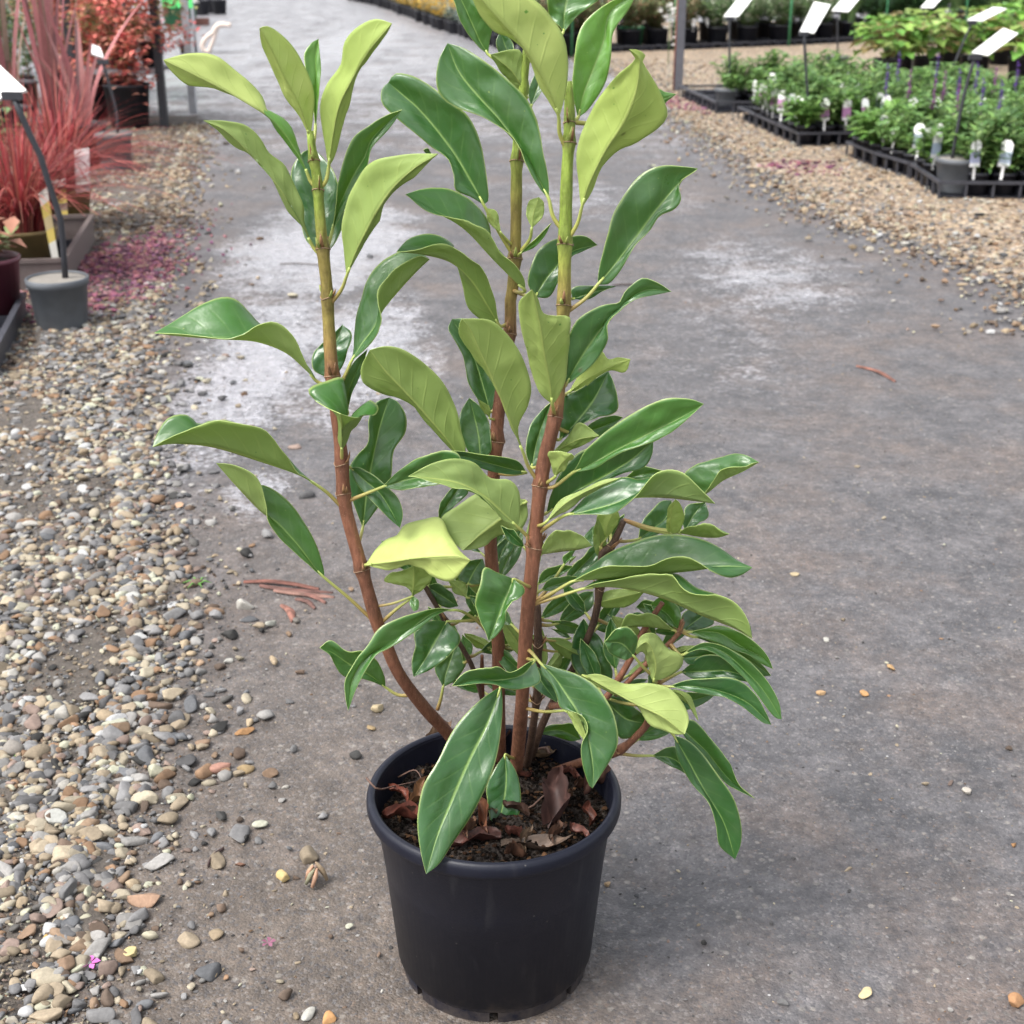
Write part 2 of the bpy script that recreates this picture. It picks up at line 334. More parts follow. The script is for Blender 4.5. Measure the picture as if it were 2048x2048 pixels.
def stone(base, seed, ang=0.35):
    """one stone: an icosphere cut by a few planes so that it has flats and blunt edges"""
    g = np.random.default_rng(seed); v = base[0].copy()
    for k in range(8):
        n = g.normal(size=3); n /= np.linalg.norm(n); d = g.uniform(0.36, 0.74); e = v@n-d; v -= np.outer(np.clip(e, 0, None), n)*0.92
    v *= 1+ang*0.25*(g.random((len(v), 1))-0.5); return v
STONES1 = [stone(ICO1, k) for k in range(24)]; STONES2 = [stone(ICO2, 100+k) for k in range(40)]; STONES3 = [stone(ICO3, 200+k, .12) for k in range(40)]
def rot3(g):
    q = Quaternion((g.gauss(0, 1), g.gauss(0, 1), g.gauss(0, 1), g.gauss(0, 1))).normalized(); return np.array(q.to_matrix())
def stone_xf(s, sq=0.62):
    a = R.uniform(0, 6.28); tl = R.uniform(-.4, .4); m = np.diag((s*R.uniform(.85, 1.35), s*R.uniform(.62, .95), s*sq*R.uniform(.7, 1.15)))
    ca, sa = math.cos(a), math.sin(a); ct, st_ = math.cos(tl), math.sin(tl)
    return np.array(((ca, -sa, 0), (sa, ca, 0), (0, 0, 1)))@np.array(((1, 0, 0), (0, ct, -st_), (0, st_, ct)))@m
def stones_mesh(name, items, mat, fine=False):
    base = ICO2 if fine else ICO1; st = STONES2 if fine else STONES1; nv = len(base[0]); nf = len(base[1]); k = len(items)
    V = np.empty((k*nv, 3)); C = np.empty((k*nv, 3)); Fc = np.empty((k*nf, 3), dtype=int)
    for i, (p, s, c) in enumerate(items):
        V[i*nv:(i+1)*nv] = st[R.randrange(len(st))]@stone_xf(s).T+np.asarray(p); C[i*nv:(i+1)*nv] = c; Fc[i*nf:(i+1)*nf] = base[1]+i*nv
    return mesh(name, V, Fc, mat, smooth=fine, colr=C)
M_STONE = attr_mat('river_stone', 0.85, 0.4, 220, 0.28, 0.2)
def dirt_material():
    m, t, b = nmat('gravel_dirt'); p = pos(t); n = noise(t, 120, 6, 0.75, p); n2 = noise(t, 14, 5, 0.65, p)
    c = mixc(t, ramp(t, n2, [(.3, 0.), (.7, 1.)]), (.060, .052, .046), (.115, .098, .084)); c = mixc(t, 1.0, c, mixc(t, ramp(t, n, [(.25, 0.), (.75, 1.)]), (.45, .45, .45), (1.55, 1.53, 1.5)), 'MULTIPLY')
    t.links.new(c, b.inputs['Base Color']); b.inputs['Roughness'].default_value = .9; bump(t, b, n, .8, .006); return m
M_BEDL = dirt_material()
M_BEDR = bed_material('gravel_dirt_tan', [(.30, .21, .13), (.20, .14, .09), (.42, .32, .2), (.16, .12, .1), (.5, .42, .31), (.26, .19, .14)], 48)

# left bed: its edge towards the road, surveyed in the photograph
EDGE_L = [on_z(x*1.06, y*1.06) for x, y in ((330, 1990), (150, 1932), (165, 1800), (185, 1650), (225, 1500), (270, 1350), (290, 1200), (285, 1050), (255, 900), (245, 750), (265, 620), (278, 520), (318, 420), (350, 300), (372, 245), (395, 190))]
EDGE_L[0] = np.array((EDGE_L[1][0]-0.03, -0.7, 0))
ely = np.array([p[1] for p in EDGE_L]); elx = np.array([p[0] for p in EDGE_L])
def edge_l(y): return np.interp(y, ely, elx)
def bed_sheet(name, y0, y1, edge, wide, mat, sgn, dy=0.04, nu=14):
    yy = np.arange(y0, y1, dy); v = []; f = []
    for y in yy:
        e = float(edge(y))+0.03*math.sin(y*9)+0.02*math.sin(y*23)+0.02*math.sin(y*41+1)
        for j in range(nu):
            x = e+sgn*wide*(j/(nu-1))**2; v.append((x, y, float(ground_z(x, y))+(-0.006 if j == 0 else 0.002+0.005*min(1, j/3))+0.003*(fbm(np.array(x*20), np.array(y*20), 2)-.4)))
    for i in range(len(yy)-1):
        for j in range(nu-1):
            q = (i*nu+j, i*nu+j+1, (i+1)*nu+j+1, (i+1)*nu+j); f.append(q if sgn > 0 else q[::-1])
    return obj(name, mesh(name, np.array(v), f, mat), kind='structure')
bedl = bed_sheet('gravel_bed', -0.7, 7.4, edge_l, 3.4, M_BEDL, -1)
def left_limit(y): return CAM[0]-(1.06*1024/FPX)*((y-CAM[1])*math.cos(PITCH)+CAM[2]*math.sin(PITCH))
stones = []
def scatter_left(n, y0, y1, s0, s1, pal, wide=0.0):
    k = 0
    while k < n:
        y = y0+(y1-y0)*R.random(); e = float(edge_l(y))
        if R.random() < 0.80:
            x = R.uniform(left_limit(y)-0.02, e-0.01) if not wide else left_limit(y)-wide*R.random()
            if e-0.01 < left_limit(y): continue
            # bare trodden patch inside the bed
            if fbm(np.array(x*5+3), np.array(y*5), 2) < (0.41 if y < .45 else .27) and R.random() < 0.8: k += 1; continue
        else: x = e-.04+R.expovariate(1/0.045)*(1 if R.random() < .75 else 1.7)
        s = min(s1, max(s0, R.lognormvariate(math.log((s0*s1)**.5), 0.46)))
        p = pal if not callable(pal) else pal(x, y)
        stones.append(((x, y, float(ground_z(x, y))+s*0.12+R.random()*0.004+(.005 if x < e-.02 else 0)), s, pick(p), p)); k += 1
pinkc = on_z(218, 545)
def palL(x, y):
    d = math.hypot((x-pinkc[0])/0.20, (y-pinkc[1])/0.62)+R.uniform(-.25, .25)
    if d < 1: return 'pink'
    return 'tan' if R.random() < min(1, max(0.12, (y-2.0)/2.2)) else 'mix'
scatter_left(9800, -0.72, 1.6, 0.0028, 0.0165, palL)
scatter_left(7600, 1.6, 3.4, 0.0040, 0.0170, palL)
scatter_left(9500, 3.2, 7.0, 0.0060, 0.0180, palL)
scatter_left(6500, -0.72, 3.4, 0.0050, 0.0175, palL, 0.75)      # the bed goes on to the left
for k in range(1000):      # the dyed patch is piled thicker
    x = pinkc[0]+R.gauss(0, .12); y = pinkc[1]+R.gauss(0, .36); s = R.uniform(.005, .012)
    stones.append(((x, y, float(ground_z(x, y))+s*.3+R.random()*.012), s, pick('pink'), 'pink'))
S_P = np.array([s[0] for s in stones]); px, py, zf = project(S_P); sz = np.array([s[1] for s in stones])/zf
inside = (px > -5) & (px < 2053) & (py > -5) & (py < 2053); order = np.argsort(-np.where(inside, sz, 0)); big = set(order[:300].tolist())
for i in sorted(big):
    p, s, c, _ = stones[i]
    V = STONES3[i % 40]@stone_xf(s).T
    obj('pebble', mesh('pebble', V, ICO3[1], M_STONE, colr=np.tile(c, (len(V), 1))), bedl, p)
rest = [stones[i] for i in range(len(stones)) if i not in big]
fines = []
while len(fines) < 15000:
    y = -.72+3.0*R.random(); e = float(edge_l(y)); x = R.uniform(left_limit(y)-.02, e+.02) if R.random() < .8 else e+R.expovariate(1/.05)
    s = R.uniform(.0010, .0030); fines.append(((x, y, float(ground_z(x, y))+(.0072 if x < e-.02 else .001)+s*.3), s, pick('mix')*R.uniform(.5, 1)))
obj('fine_gravel', stones_mesh('fine_gravel', fines, M_STONE), bedl, kind='stuff')
obj('gravel', stones_mesh('gravel', [q[:3] for q in rest if q[0][1] < 1.7], M_STONE, True), bedl, kind='stuff')
obj('far_gravel', stones_mesh('far_gravel', [q[:3] for q in rest if q[0][1] >= 1.7], M_STONE), bedl, kind='stuff')

# right bed under the plant trays
EDGE_R = [on_z(x*1.06, y*1.06) for x, y in ((2100, 640), (1932, 545), (1760, 470), (1620, 430), (1520, 385), (1440, 330), (1350, 270), (1275, 222), (1240, 190), (1190, 150), (1120, 118), (1000, 95))]
ery = np.array([p[1] for p in EDGE_R]); erx = np.array([p[0] for p in EDGE_R])
def edge_r(y): return np.interp(y, ery, erx)
bedr = bed_sheet('gravel_bed', 2.3, 17.5, edge_r, 9.0, M_BEDR, 1, 0.08, 16)
st_r = []; pinks = [(on_z(1390, 212), .16, .45), (on_z(1612, 338), .18, .22), (on_z(1790, 120), .7, .8)]
while len(st_r) < 12500:
    y = 2.45+(11.5-2.45)*R.random()**1.5; e = float(edge_r(y)); x = e+abs(R.gauss(0, .55)) if R.random() < .82 else e-R.expovariate(1/.09)
    s = min(.020, max(.005, R.lognormvariate(math.log(.0095), .38))); pal = 'tan' if R.random() < .68 else 'mix'
    for c, rx, ry in pinks:
        if math.hypot((x-c[0])/rx, (y-c[1])/ry)+R.uniform(-.3, .3) < 1: pal = 'pink'
    st_r.append(((x, y, float(ground_z(x, y))+s*.3+R.random()*.008), s, pick(pal)))
obj('gravel', stones_mesh('gravel', st_r, M_STONE), bedr, kind='stuff')

# fine grit pressed into the road near the camera
grit = []
while len(grit) < 10000:
    y = -0.7+3.6*R.random()**1.5; x = R.uniform(-0.75, 0.9)*(1+0.35*(y+.7))
    if x < edge_l(y) or math.hypot(x, y) < .11: continue
    s = R.uniform(.0008, .0022) if R.random() < .8 else R.uniform(.002, .0036); c = pick('mix') if R.random() < .5 else np.array((.10, .096, .096))*R.uniform(.4, 1.6)
    grit.append(((x, y, float(ground_z(x, y))+s*.1), s, c))
obj('road_grit', stones_mesh('road_grit', grit, M_STONE), kind='stuff', label='fine stone grit pressed into the grey road', category='grit')

# single stones that stand out on the bare road
def lone(px, py, wpx, pal, label, name='loose_pebble', col=None, sq=0.6, group=None):
    p = on_z(px, py); s = wpx/2/(FPX/float(project(p)[2])); c = np.array(col)*.72 if col else pick(pal)
    V = STONES3[R.randrange(40)]@stone_xf(s*.95, sq).T; V[:, 2] -= V[:, 2].min()+s*.12
    me = mesh(name, V, ICO3[1], M_STONE, colr=np.tile(c, (len(V), 1)))
    return thing(name, label, 'pebble', (p[0], p[1], float(ground_z(p[0], p[1]))), group=group, me=me)
cream, tan_, ora, wht, gry, brn = (.44, .36, .23), (.34, .25, .14), (.34, .19, .09), (.46, .45, .41), (.2, .2, .21), (.18, .10, .07)
for a in ((751, 1424, 42, None, 'cream angular pebble on the road just left of the pot rim', cream), (742, 1460, 24, None, 'small tan pebble below the cream angular one left of the pot', tan_),
          (358, 1012, 28, None, 'round orange-tan pebble standing alone beside the gravel edge', (.52, .34, .22)), (489, 1468, 38, None, 'orange blocky pebble on the mud left of the pot', ora),
          (441, 1538, 42, None, 'reddish-brown pebble casting a shadow on the mud', (.40, .22, .17)), (491, 1542, 32, None, 'yellow-brown round pebble beside the reddish-brown one', tan_),
          (569, 1757, 40, None, 'yellow oval pebble on the mud beside the dried brown clump', (.55, .42, .2)), (618, 2030, 38, None, 'white pebble at the bottom edge left of the pot', wht),
          (659, 2036, 44, None, 'orange-tan pebble right of the white one at the bottom edge', (.55, .31, .14)), (457, 1325, 26, None, 'round white pebble lying on the road beyond the gravel', wht),
          (290, 1800, 68, None, 'large orange and grey flat stone pressed into the mud', (.40, .26, .18)), (174, 1685, 50, None, 'square tan stone in the mud at the gravel edge', (.40, .30, .18)),
          (262, 1910, 46, None, 'long yellow stone chip near the pink petal', (.6, .5, .26)), (104, 1890, 56, None, 'big ochre stone at the lower left of the gravel', (.56, .37, .13)),
          (1780, 1338, 26, None, 'tan pebble on the right side of the road, highest of three', (.5, .32, .16)), (1642, 1388, 26, None, 'orange-tan pebble with a dark side, left of the pair right of the shrub', (.5, .33, .18)),
          (1728, 1388, 28, None, 'orange oval pebble, right of the pair right of the shrub', (.52, .30, .14)), (1934, 1585, 36, None, 'pale flat stone chip on the right side of the road', (.58, .53, .46)),
          (1731, 1990, 32, None, 'upright cream stone chip at the lower right', (.6, .5, .3)), (2030, 2010, 46, None, 'orange-brown stone at the lower right corner', (.45, .25, .13)),
          (1215, 1770, 22, None, 'small tan pebble right of the pot', (.42, .3, .18)), (1652, 1282, 18, None, 'small white pebble right of the shrub', wht), (480, 1730, 22, None, 'faint brown pebble sunk in the mud', brn),
          (1590, 1148, 20, None, 'small cream pebble on the road right of the shrub leaves', cream), (2028, 1690, 18, None, 'small orange pebble near the right edge', ora)):
    lone(a[0], a[1], a[2], 'mix', a[4], col=a[5])
for k in range(46):
    while True:
        x = R.uniform(300, 2040); y = R.uniform(640, 2040)
        if not (690 < x < 1240 and y > 1380) and on_z(x, y)[0] > edge_l(on_z(x, y)[1])+.03: break
    lone(x, y, R.uniform(8, 19)*(0.45+y/2600), 'mix' if R.random() < .6 else 'tan', 'small loose pebble scattered on the bare grey road', group='small pebbles scattered over the road')

# ------------------------------------------------------------------ the potted shrub
POT_H, POT_R, SOIL_Z = 0.206, 0.125, 0.178
M_POT = None
def pot_material():
    m, t, b = nmat('black_nursery_plastic'); p = objco(t)
    n = noise(t, 22, 6, 0.65, p); n2 = noise(t, 400, 3, 0.6, p)
    dust = ramp(t, noise(t, 9, 7, 0.72, p), [(0.50, 0.0), (0.78, 0.5)])
    scuff = N(t, 'ShaderNodeTexNoise'); scuff.inputs['Scale'].default_value = 60; scuff.inputs['Detail'].default_value = 6
    mp = N(t, 'ShaderNodeMapping'); mp.inputs['Scale'].default_value = (1, 1, 0.16); t.links.new(p, mp.inputs[0]); t.links.new(mp.outputs[0], scuff.inputs['Vector'])
    c = mixc(t, n, (0.0048, 0.0058, 0.0125), (0.0092, 0.0106, 0.0195)); c = mixc(t, mth(t, 'MULTIPLY', dust, 0.14), c, (0.08, 0.078, 0.09))
    c = mixc(t, mth(t, 'MULTIPLY', ramp(t, scuff.outputs[0], [(0.58, 0.0), (0.72, 1.0)]), 0.10), c, (0.12, 0.12, 0.125))
    sp = N(t, 'ShaderNodeTexVoronoi'); sp.inputs['Scale'].default_value = 55; t.links.new(p, sp.inputs['Vector'])
    c = mixc(t, ramp(t, sp.outputs['Distance'], [(0.03, 0.45), (0.07, 0.0)]), c, (0.16, 0.15, 0.14))
    sz_ = N(t, 'ShaderNodeSeparateXYZ'); t.links.new(p, sz_.inputs[0])
    splash = ramp(t, mth(t, 'ADD', mth(t, 'MULTIPLY', sz_.outputs[2], -9.0), mth(t, 'MULTIPLY', noise(t, 34, 7, 0.75, p), 1.5)), [(0.52, 0.0), (0.85, 0.55)])
    c = mixc(t, splash, c, (0.075, 0.060, 0.050))
    t.links.new(c, b.inputs['Base Color']); t.links.new(mth(t, 'MULTIPLY_ADD', n, 0.2, 0.34), b.inputs['Roughness']); b.inputs['Specular IOR Level'].default_value = 0.28
    bump(t, b, mth(t, 'ADD', n2, mth(t, 'MULTIPLY', n, .8)), 0.22, 0.0006); return m
M_POT = pot_material()
shrub = thing('potted_shrub', 'tall glossy-leaved green shrub with three red-brown stems in a black nursery pot', 'potted plant')
mb = MB()       # pot: outer wall, floor and inner wall
rw, rb = 0.1175, 0.0955
prof = [(0.0, 0.010), (rb-0.004, 0.010), (rb, 0.013), (rb+0.002, 0.030), (rw-0.001, POT_H-0.017), (rw+0.0005, POT_H-0.0155)]
mb.lathe(prof, 96)
mb.lathe([(rw-0.0015, POT_H-0.002), (rw-0.0022, POT_H-0.010), (rb+0.004, 0.02), (0.0, 0.02)], 96)
pot = mb.build('pot', [M_POT], shrub)
mb = MB()       # rolled rim, with a thin seam line below it
mb.lathe([(rw+0.0004, POT_H-0.0190), (rw+0.0026, POT_H-0.0186), (rw+0.0030, POT_H-0.0172), (rw+0.0050, POT_H-0.0164), (POT_R-0.0008, POT_H-0.0148), (POT_R, POT_H-0.0115), (POT_R, POT_H-0.0055), (POT_R-0.0010, POT_H-0.0022), (POT_R-0.0030, POT_H-0.0006), (POT_R-0.0050, POT_H), (rw+0.0004, POT_H-0.0006), (rw-0.0014, POT_H-0.0024), (rw-0.0020, POT_H-0.0050)], 96)
mb.build('rim', [M_POT], pot)
mb = MB(); nseg = 7       # foot ring with drainage notches
for k in range(nseg):
    a0 = 2*math.pi*(k+0.30)/nseg; a1 = 2*math.pi*(k+1.20)/nseg; v = []; f = []; q = 9
    for j in range(q):
        a = a0+(a1-a0)*j/(q-1)
        for r, z in ((rb-0.0002, 0.0125), (rb-0.0010, 0.0), (rb-0.006, 0.0), (rb-0.006, 0.0125)): v.append((r*math.cos(a), r*math.sin(a), z))
    for j in range(q-1):
        for e in range(4): f.append((j*4+e, j*4+(e+1) % 4, j*4+4+(e+1) % 4, j*4+4+e))
    f += [(0, 3, 2, 1), ((q-1)*4, (q-1)*4+1, (q-1)*4+2, (q-1)*4+3)]
    mb.add(v, f)
mb.build('foot_ring', [M_POT], pot, smooth=False)
mb = MB(); mb.tube([(0.0973*math.cos(a), 0.0973*math.sin(a), 0.024) for a in np.linspace(0, 2*math.pi, 97)], 0.0008, 6, cap=False)
mb.build('moulding_ring', [M_POT], pot)

# soil: a rough sheet of dark mix plus bark crumbs
M_SOIL = bed_material('potting_mix', [(.007, .005, .004), (.012, .008, .006), (.004, .0035, .003), (.020, .013, .009)], 260, 0.9)
nr, na = 22, 64; v = [(0, 0, SOIL_Z)]; f = []
for i in range(1, nr+1):
    for j in range(na):
        r = 0.1132*i/nr; a = 2*math.pi*j/na; x, y = r*math.cos(a), r*math.sin(a)
        v.append((x, y, SOIL_Z+(float(fbm(np.array(x*38+70), np.array(y*38+40), 4))-.47)*0.030-0.004*(i/nr)**3))
f = [(0, 1+j, 1+(j+1) % na) for j in range(na)]+[(1+(i-1)*na+j, 1+i*na+j, 1+i*na+(j+1) % na, 1+(i-1)*na+(j+1) % na) for i in range(1, nr) for j in range(na)]
M_SOIL.node_tree.nodes['Principled BSDF'].inputs['Specular IOR Level'].default_value = .08
soil = obj('soil', mesh('soil', v, f, M_SOIL), shrub)
crumbs = []
for k in range(1500):
    r = 0.110*math.sqrt(R.random()); a = R.uniform(0, 6.283); x, y = r*math.cos(a), r*math.sin(a); s = R.uniform(.0012, .0040)
    c = np.array(R.choice([(.010, .007, .005), (.016, .010, .007), (.006, .005, .004), (.040, .021, .013), (.070, .038, .021), (.008, .006, .005), (.009, .006, .005)]))*R.uniform(.6, 1.3)
    crumbs.append(((x, y, SOIL_Z+(float(fbm(np.array(x*38+70), np.array(y*38+40), 4))-.47)*0.022+s*.3), s, c))
obj('bark_crumbs', stones_mesh('bark_crumbs', crumbs, attr_mat('bark_crumb', .95, .4, 220, .3, .06)), soil, kind='stuff')

# stems -----------------------------------------------------------------------------------------
def stem_material():
    m, t, b = nmat('stem_bark'); a = N(t, 'ShaderNodeVertexColor', layer_name='Col'); p = objco(t)
    mp = N(t, 'ShaderNodeMapping'); mp.inputs['Scale'].default_value = (1, 1, 0.25); t.links.new(p, mp.inputs[0])
    n = noise(t, 260, 5, 0.65, mp.outputs[0]); sp = N(t, 'ShaderNodeTexVoronoi'); sp.inputs['Scale'].default_value = 420; t.links.new(p, sp.inputs['Vector'])
    c = mixc(t, 1.0, a.outputs[0], mixc(t, ramp(t, n, [(.28, 0.), (.72, 1.)]), (.55, .53, .50), (1.42, 1.42, 1.38)), 'MULTIPLY')
    c = mixc(t, ramp(t, sp.outputs['Distance'], [(0.08, .45), (0.2, 0.0)]), c, (.36, .24, .15))
    t.links.new(c, b.inputs['Base Color']); b.inputs['Roughness'].default_value = 0.58; b.inputs['Specular IOR Level'].default_value = 0.35
    bump(t, b, mth(t, 'ADD', n, noise(t, 90, 4, .6, p)), 0.8, 0.0012); return m
M_STEM = stem_material()
RED, OLV, GRN, DRK = np.array((.175, .074, .045)), np.array((.215, .175, .048)), np.array((.190, .260, .045)), np.array((.060, .036, .026))
# (pixel x, pixel y, centimetres towards the camera, radius mm); the first point stands on the soil
STEMS = {
 1: ([(948, 1545, None, 6.6), (902, 1474, -2, 6.4), (850, 1417, -1, 6.2), (799, 1349, 0, 6.1), (771, 1286, 0, 6.1), (751, 1235, 0, 6.3), (722, 1132, 0, 6.0), (697, 1041, 0, 6.0), (688, 995, 0, 6.2), (682, 904, 0, 5.8), (672, 815, 0, 5.6), (663, 733, 0, 5.6), (657, 640, 0, 5.2), (654, 578, 0, 4.9), (648, 522, 0, 5.0), (640, 435, 0, 4.6), (634, 357, 0, 4.1), (626, 311, 0, 3.7), (620, 262, 0, 2.8)], (760, 640, 500, 400), (993, 1135, 918, 745, 600, 500, 372, 322)),
 2: ([(1000, 1530, None, 6.8), (998, 1440, -3, 6.6), (997, 1363, -4, 6.5), (996, 1277, -4, 6.5), (983, 1121, -4, 6.4), (981, 1060, -4, 6.2), (986, 970, -4, 6.0), (992, 892, -4, 6.2), (995, 845, -4, 6.0), (1006, 750, -4, 5.6), (1020, 659, -4, 5.4), (1021, 597, -4, 5.2), (1025, 580, -4, 5.2), (1031, 489, -4, 5.0), (1033, 362, -4, 5.0), (1034, 315, -4, 4.8), (1042, 220, -4, 4.2), (1051, 127, -4, 3.6), (1060, 40, -4, 3.0)], (690, 560, 420, 300), (880, 672, 515, 322)),
 3: ([(1030, 1556, None, 7.0), (1036, 1500, 1, 6.8), (1044, 1404, 2, 6.7), (1051, 1280, 2, 6.6), (1059, 1186, 2, 6.6), (1067, 1109, 2, 6.5), (1075, 1023, 2, 6.4), (1087, 930, 2, 6.4), (1106, 852, 2, 6.0), (1115, 805, 2, 5.8), (1122, 700, 2, 5.6), (1128, 597, 2, 5.6), (1130, 489, 2, 5.6), (1134, 344, 2, 4.9), (1138, 285, 2, 4.6), (1139, 217, 2, 4.2), (1136, 163, 2, 3.2)], (830, 740, 580, 480), (1090, 975, 840, 600, 480, 285, 235)),
 4: ([(1052, 1540, None, 4.2), (1062, 1481, 0, 3.9), (1074, 1388, 0, 3.8), (1076, 1280, 0, 4.0), (1074, 1217, 0, 3.8), (1072, 1205, 0, 3.0)], None, (1290, 1400)),
 5: ([(1062, 1520, None, 4.2), (1078, 1466, -1, 4.0), (1108, 1400, -2, 3.8), (1150, 1330, -2, 3.6), (1186, 1248, -2, 3.5), (1199, 1180, -2, 3.5), (1204, 1110, -2, 3.4), (1223, 1093, -2, 3.2), (1236, 1066, -2, 3.2), (1248, 1040, -2, 3.0)], None, (1180, 1095)),
 6: ([(1100, 1412, -2, 3.4), (1150, 1408, -1, 3.3), (1205, 1400, 0, 3.2), (1236, 1360, 0, 3.2), (1264, 1311, 0, 3.0), (1289, 1258, 0, 2.8), (1325, 1205, 0, 2.4)], (1200, 900, 700, 600), (1300,)),
 7: ([(1042, 1570, None, 5.0), (1109, 1543, None, 4.8), (1171, 1522, 0, 4.4), (1233, 1503, 1, 4.0), (1270, 1475, 2, 3.6), (1298, 1441, 2, 3.2), (1308, 1400, 2, 2.8), (1316, 1358, 2, 2.4)], (1440, 900, 700, 600), (1440, 1500)),
 8: ([(985, 1515, None, 2.8), (965, 1400, -3, 2.6), (947, 1340, -2, 2.5), (927, 1300, -2, 2.5), (885, 1232, -2, 2.4), (853, 1178, -2, 2.3), (838, 1150, -2, 1.8)], None, (1240,)),
 9: ([(975, 1510, None, 2.6), (966, 1440, -2, 2.4), (964, 1360, -2, 2.3), (964, 1311, -2, 1.6)], None, ()),
 10: ([(1230, 1390, 0, 2.4), (1290, 1330, 0, 2.4), (1335, 1290, 0, 2.3), (1358, 1264, 0, 2.2), (1364, 1240, 0, 1.8)], (1300, 900, 700, 600), (1262,)),
}
SP = {}
for k, (pts, cz, nodes) in STEMS.items():
    foot = [i for i, q in enumerate(pts) if q[2] is None]; P = []; df = d1 = 0.0
    if foot:      # the foot sits in the soil; the depth eases from there to the surveyed depth
        df = -on_z(pts[foot[-1]][0], pts[foot[-1]][1], SOIL_Z-0.004)[1]*100; d1 = pts[foot[-1]+1][2]
    for x, y, d, r in pts:
        if d is None: P.append(on_z(x, y, SOIL_Z-0.004)); continue
        e = (df-d1)*math.exp(-math.hypot(x-pts[foot[-1]][0], y-pts[foot[-1]][1])/160) if foot else 0.0
        P.append(on_y(x, y, -(d+e)/100))
    A = np.array([(*P[i], pts[i][3], pts[i][1], pts[i][0]) for i in range(len(P))])
    S = spline(A, 70); rad = S[:, 3]*0.001; col = []
    for s in S:
        y = s[4]
        if cz is None: c = DRK*1.15 if k in (4, 5, 8) else RED*.75
        else:
            a, b2, c2, d2 = cz
            if y > a: c = RED
            elif y > b2: c = RED+(OLV-RED)*(a-y)/(a-b2)
            elif y > c2: c = OLV
            else: c = OLV+(GRN-OLV)*min(1, (c2-y)/max(1, c2-d2))
            if y > 1380: c = c*0.85+np.array((.05, .03, .02))*.3
        col.append(c)
    for ny_ in nodes:
        w = np.exp(-((S[:, 4]-ny_)/9.0)**2); rad = rad*(1+0.30*w)
        col = [c*(1-0.35*float(ww))+np.array((.12, .07, .04))*0.25*float(ww) for c, ww in zip(col, w)]
    wob = np.array([float(vnoise(np.array(i*.55), np.array(k*7.3)))-.5 for i in range(70)]); rad = rad*(1+.10*wob)
    col = [c*(1+.5*(float(vnoise(np.array(i*.35), np.array(k*3.1+40)))-.5)) for i, c in enumerate(col)]
    me = MB(); me.tube(S[:, :3], rad, 14, col=[tuple(c) for c in col])
    nm = 'stem'
    so = me.build('stem', [M_STEM], shrub)
    if k == 5: so['label'] = 'thin dark stem ending in a black cut stub'
    SP[k] = (S, rad, so)
    # pale joint rings and little bracts at the nodes
    mbr = MB()
    for ny_ in nodes:
        i = int(np.argmin(np.abs(S[:, 4]-ny_))); i = min(max(i, 1), 68); T = S[i+1, :3]-S[i-1, :3]; T /= np.linalg.norm(T); q = Vector(T).to_track_quat('Z', 'Y'); rr = rad[i]*1.03
        mbr.tube([S[i, :3]+np.array(q@Vector((rr*math.cos(a), rr*math.sin(a), -.0015+.0030*abs(math.cos(a))))) for a in np.linspace(0, 2*math.pi, 17)], .00042, 5, cap=False, col=(.26, .17, .11))
        for sgn in (-1, 1):
            for e in range(2):
                d0 = np.array(q@Vector((sgn*rr*.95, R.uniform(-.4, .4)*rr, .001))); tip = d0*1.6+T*R.uniform(.006, .013)
                young = ny_ < 620 and k < 4
                mbr.tube([S[i, :3]+d0*.8, S[i, :3]+(d0+tip)/2*1.05, S[i, :3]+tip], [.0017, .0015, .0004], 6, col=(.25, .30, .08) if (young and e) else (.22, .12, .06), flat=.6)
    if nodes: mbr.build('node_bracts', [M_STEM], so, kind='stuff')

# leaves ----------------------------------------------------------------------------------------
ML = leaf_mats()
ZO = {'A': (300, 0, 600/1932), 'B': (750, 0, 700/1932), 'C': (300, 500, 600/1932), 'D': (650, 550, 600/1932), 'E': (1000, 650, 600/1932),
      'F': (600, 950, 550/1932), 'G': (1000, 1000, 600/1932), 'H': (650, 1300, 700/1808), 'K': (1150, 1250, 898/1932)}
